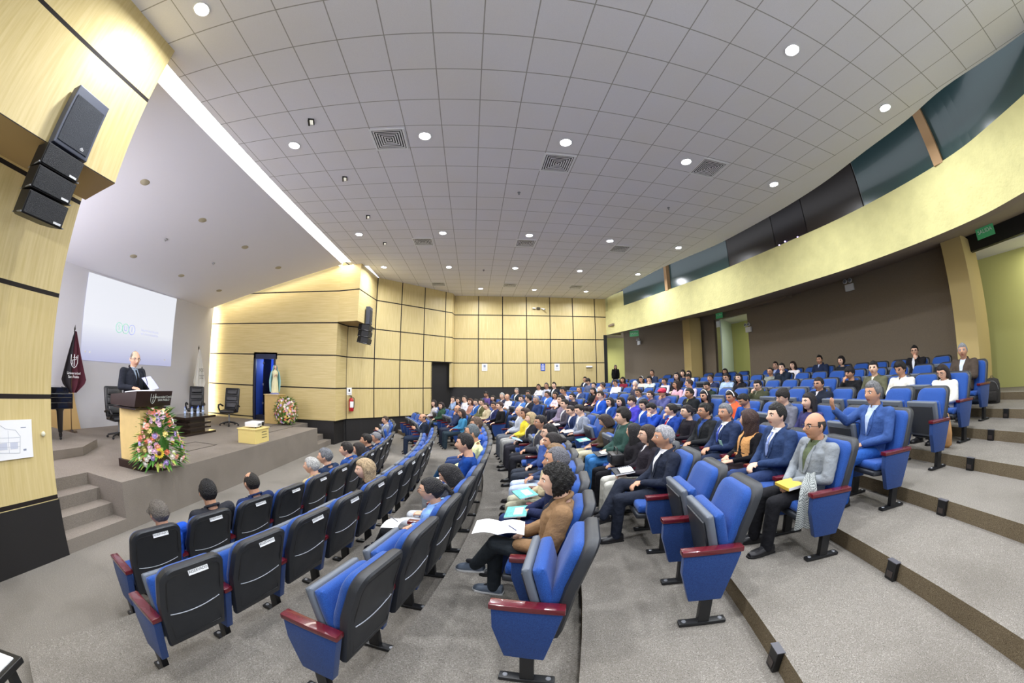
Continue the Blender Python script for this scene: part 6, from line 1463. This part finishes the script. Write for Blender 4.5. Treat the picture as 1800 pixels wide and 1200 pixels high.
q = find('glossy black hair'); e = empty('handbag', (0, 0, 0), 0, 'black leather handbag on the lap of the woman turned away', 'handbag'); e.matrix_world = lap(*q, x=0.55, y=0.03, z=0.61, ry=0.0)
MB().box(-0.09, 0.09, -0.15, 0.15, 0, 0.15, 0.03).build('bag_body', LEA, e, smooth=50); MB().tube([(0, -0.1, 0.14), (0, -0.08, 0.22), (0, 0.08, 0.22), (0, 0.1, 0.14)], 0.008, 8).build('handle', LEA, e, smooth=60)
for sx in (-0.08, 0.08): MB().ball((0.09, sx, 0.12), 0.008).build('stud', GREYM, e)
# grey patterned scarf hanging over the thigh and seat edge beside the balding man
q = find('light grey suit and green'); e = empty('scarf', (0, 0, 0), 0, 'grey and white patterned scarf hanging beside the balding man in grey suit', 'scarf'); e.matrix_world = seatM(*q)
m = bpy.data.materials.new('scarf_weave'); m.use_nodes = True; nt = m.node_tree; ck = nt.nodes.new('ShaderNodeTexChecker'); tc = nt.nodes.new('ShaderNodeTexCoord'); nt.links.new(tc.outputs['Object'], ck.inputs['Vector']); ck.inputs['Scale'].default_value = 110; ck.inputs[1].default_value = hexc('#3a3f42'); ck.inputs[2].default_value = hexc('#b5bab8'); nt.links.new(ck.outputs[0], nt.nodes['Principled BSDF'].inputs['Base Color']); nt.nodes['Principled BSDF'].inputs['Roughness'].default_value = 0.9
mb = MB(); rows = []
for k in range(13):
    t = k / 12; base = [(0.36, 0.02, 0.70), (0.46, 0.12, 0.69), (0.52, 0.20, 0.64), (0.54, 0.235, 0.52), (0.53, 0.245, 0.40), (0.52, 0.24, 0.30)]; f_ = t * 5; a = min(4, int(f_)); u = f_ - a; p = Vector(base[a]).lerp(Vector(base[a + 1]), u); w_ = 0.06 + 0.06 * t
    rows.append([p + Vector((w_ * (s - 0.5) * 2, 0.012 * math.sin(s * 14 + t * 3), 0.012 * math.sin(s * 11))) for s in [v / 8 for v in range(9)]] + [p + Vector((w_ * (s - 0.5) * 2, 0.012 * math.sin(s * 14 + t * 3) + 0.012, 0.012 * math.sin(s * 11) - 0.004)) for s in [1 - v / 8 for v in range(9)]])
mb.loft(rows); mb.build('woven_cloth', m, e, smooth=60)
def backpack(x, y, z, w, h, d, rz, c, lb):
    e = empty('backpack', (x, y, z), rz, lb, 'backpack'); m = mat('pack_' + c.strip('#'), c, 0.8, bump=0.3, bscale=50, var=0.12, vscale=9)
    mb = MB(); mb.loft([[(d * a * 0.5 * math.cos(t), w * b * 0.5 * math.sin(t) * (1.06 if abs(math.sin(t)) > .7 else 1), h * zz) for t in [2 * PI * k / 24 for k in range(24)]] for a, b, zz in ((0.6, 0.7, 0), (1, 1, 0.03), (1.05, 1.05, 0.4), (0.95, 0.98, 0.75), (0.7, 0.8, 0.93), (0.2, 0.3, 1.0))]); mb.build('pack_body', m, e, smooth=60)
    MB().box(-d * 0.72, -d * 0.4, -w * 0.36, w * 0.36, h * 0.08, h * 0.5, 0.04).build('front_pocket', m, e, smooth=60)
    MB().tube([(-d * 0.53, -w * 0.42 * math.cos(t), h * (0.55 + 0.33 * math.sin(t))) for t in [PI * k / 12 for k in range(13)]], 0.004, 5).build('zip', GREYM, e)
    MB().tube([(0, -0.03, h * 0.97), (0.0, -0.025, h * 1.06), (0.0, 0.025, h * 1.06), (0, 0.03, h * 0.97)], 0.008, 6).build('grab_handle', BLK, e)
    for s in (-1, 1): MB().tube([(d * 0.4, s * w * 0.25, h * 0.9), (d * 0.62, s * w * 0.32, h * 0.5), (d * 0.4, s * w * 0.3, h * 0.1)], 0.014, 6, flat=0.5).build('shoulder_strap', BLK, e)
    return e
backpack(9.2, 2.02, 1.436, 0.32, 0.48, 0.2, 0.15, '#2a2724', 'dark grey backpack on the top aisle step beside the tan column')
backpack(9.1, 2.36, 1.436, 0.28, 0.43, 0.18, 0.1, '#1f2c44', 'dark blue backpack between the dark grey one and the last seat')
e = empty('shoulder_bag', (6.05, 2.02, 1.145), 0.2, 'tan leather bag standing by the end seat of the woman in white coat', 'bag'); TANB = mat('tan_leather', '#b98a58', 0.6, bump=0.4, bscale=30, var=0.12)
mb = MB(); mb.loft([[(0.05 * a * math.cos(t), 0.1 * b * math.sin(t), zz) for t in [2 * PI * k / 20 for k in range(20)]] for a, b, zz in ((0.5, 0.6, 0), (1.1, 1.05, 0.04), (1.0, 1.0, 0.2), (0.7, 0.8, 0.32), (0.2, 0.5, 0.36))]); mb.build('bag_body', TANB, e, smooth=60); MB().tube([(0, -0.07, 0.33), (0, -0.03, 0.46), (0, 0.03, 0.46), (0, 0.07, 0.33)], 0.008, 6).build('strap', TANB, e, smooth=60)
# small table with a white page at the photographer's left
e = empty('control_desk', (-2.12, 0.28, 0.0), 0.35, 'corner of a black-edged desk with a white top at lower left', 'desk')
MB().box(-0.5, 0.28, -0.5, 0.2, 1.07, 1.1, 0.005).build('desk_top', BLK, e); MB().box(-0.49, 0.25, -0.49, 0.17, 1.1, 1.106).build('white_top', mat('white_laminate', '#eeeeef', 0.5), e)
for x, y in ((-0.45, -0.45), (0.22, -0.45), (0.22, 0.14), (-0.45, 0.14)): MB().box(x - 0.02, x + 0.02, y - 0.02, y + 0.02, 0, 1.07).build('leg', STEEL, e)
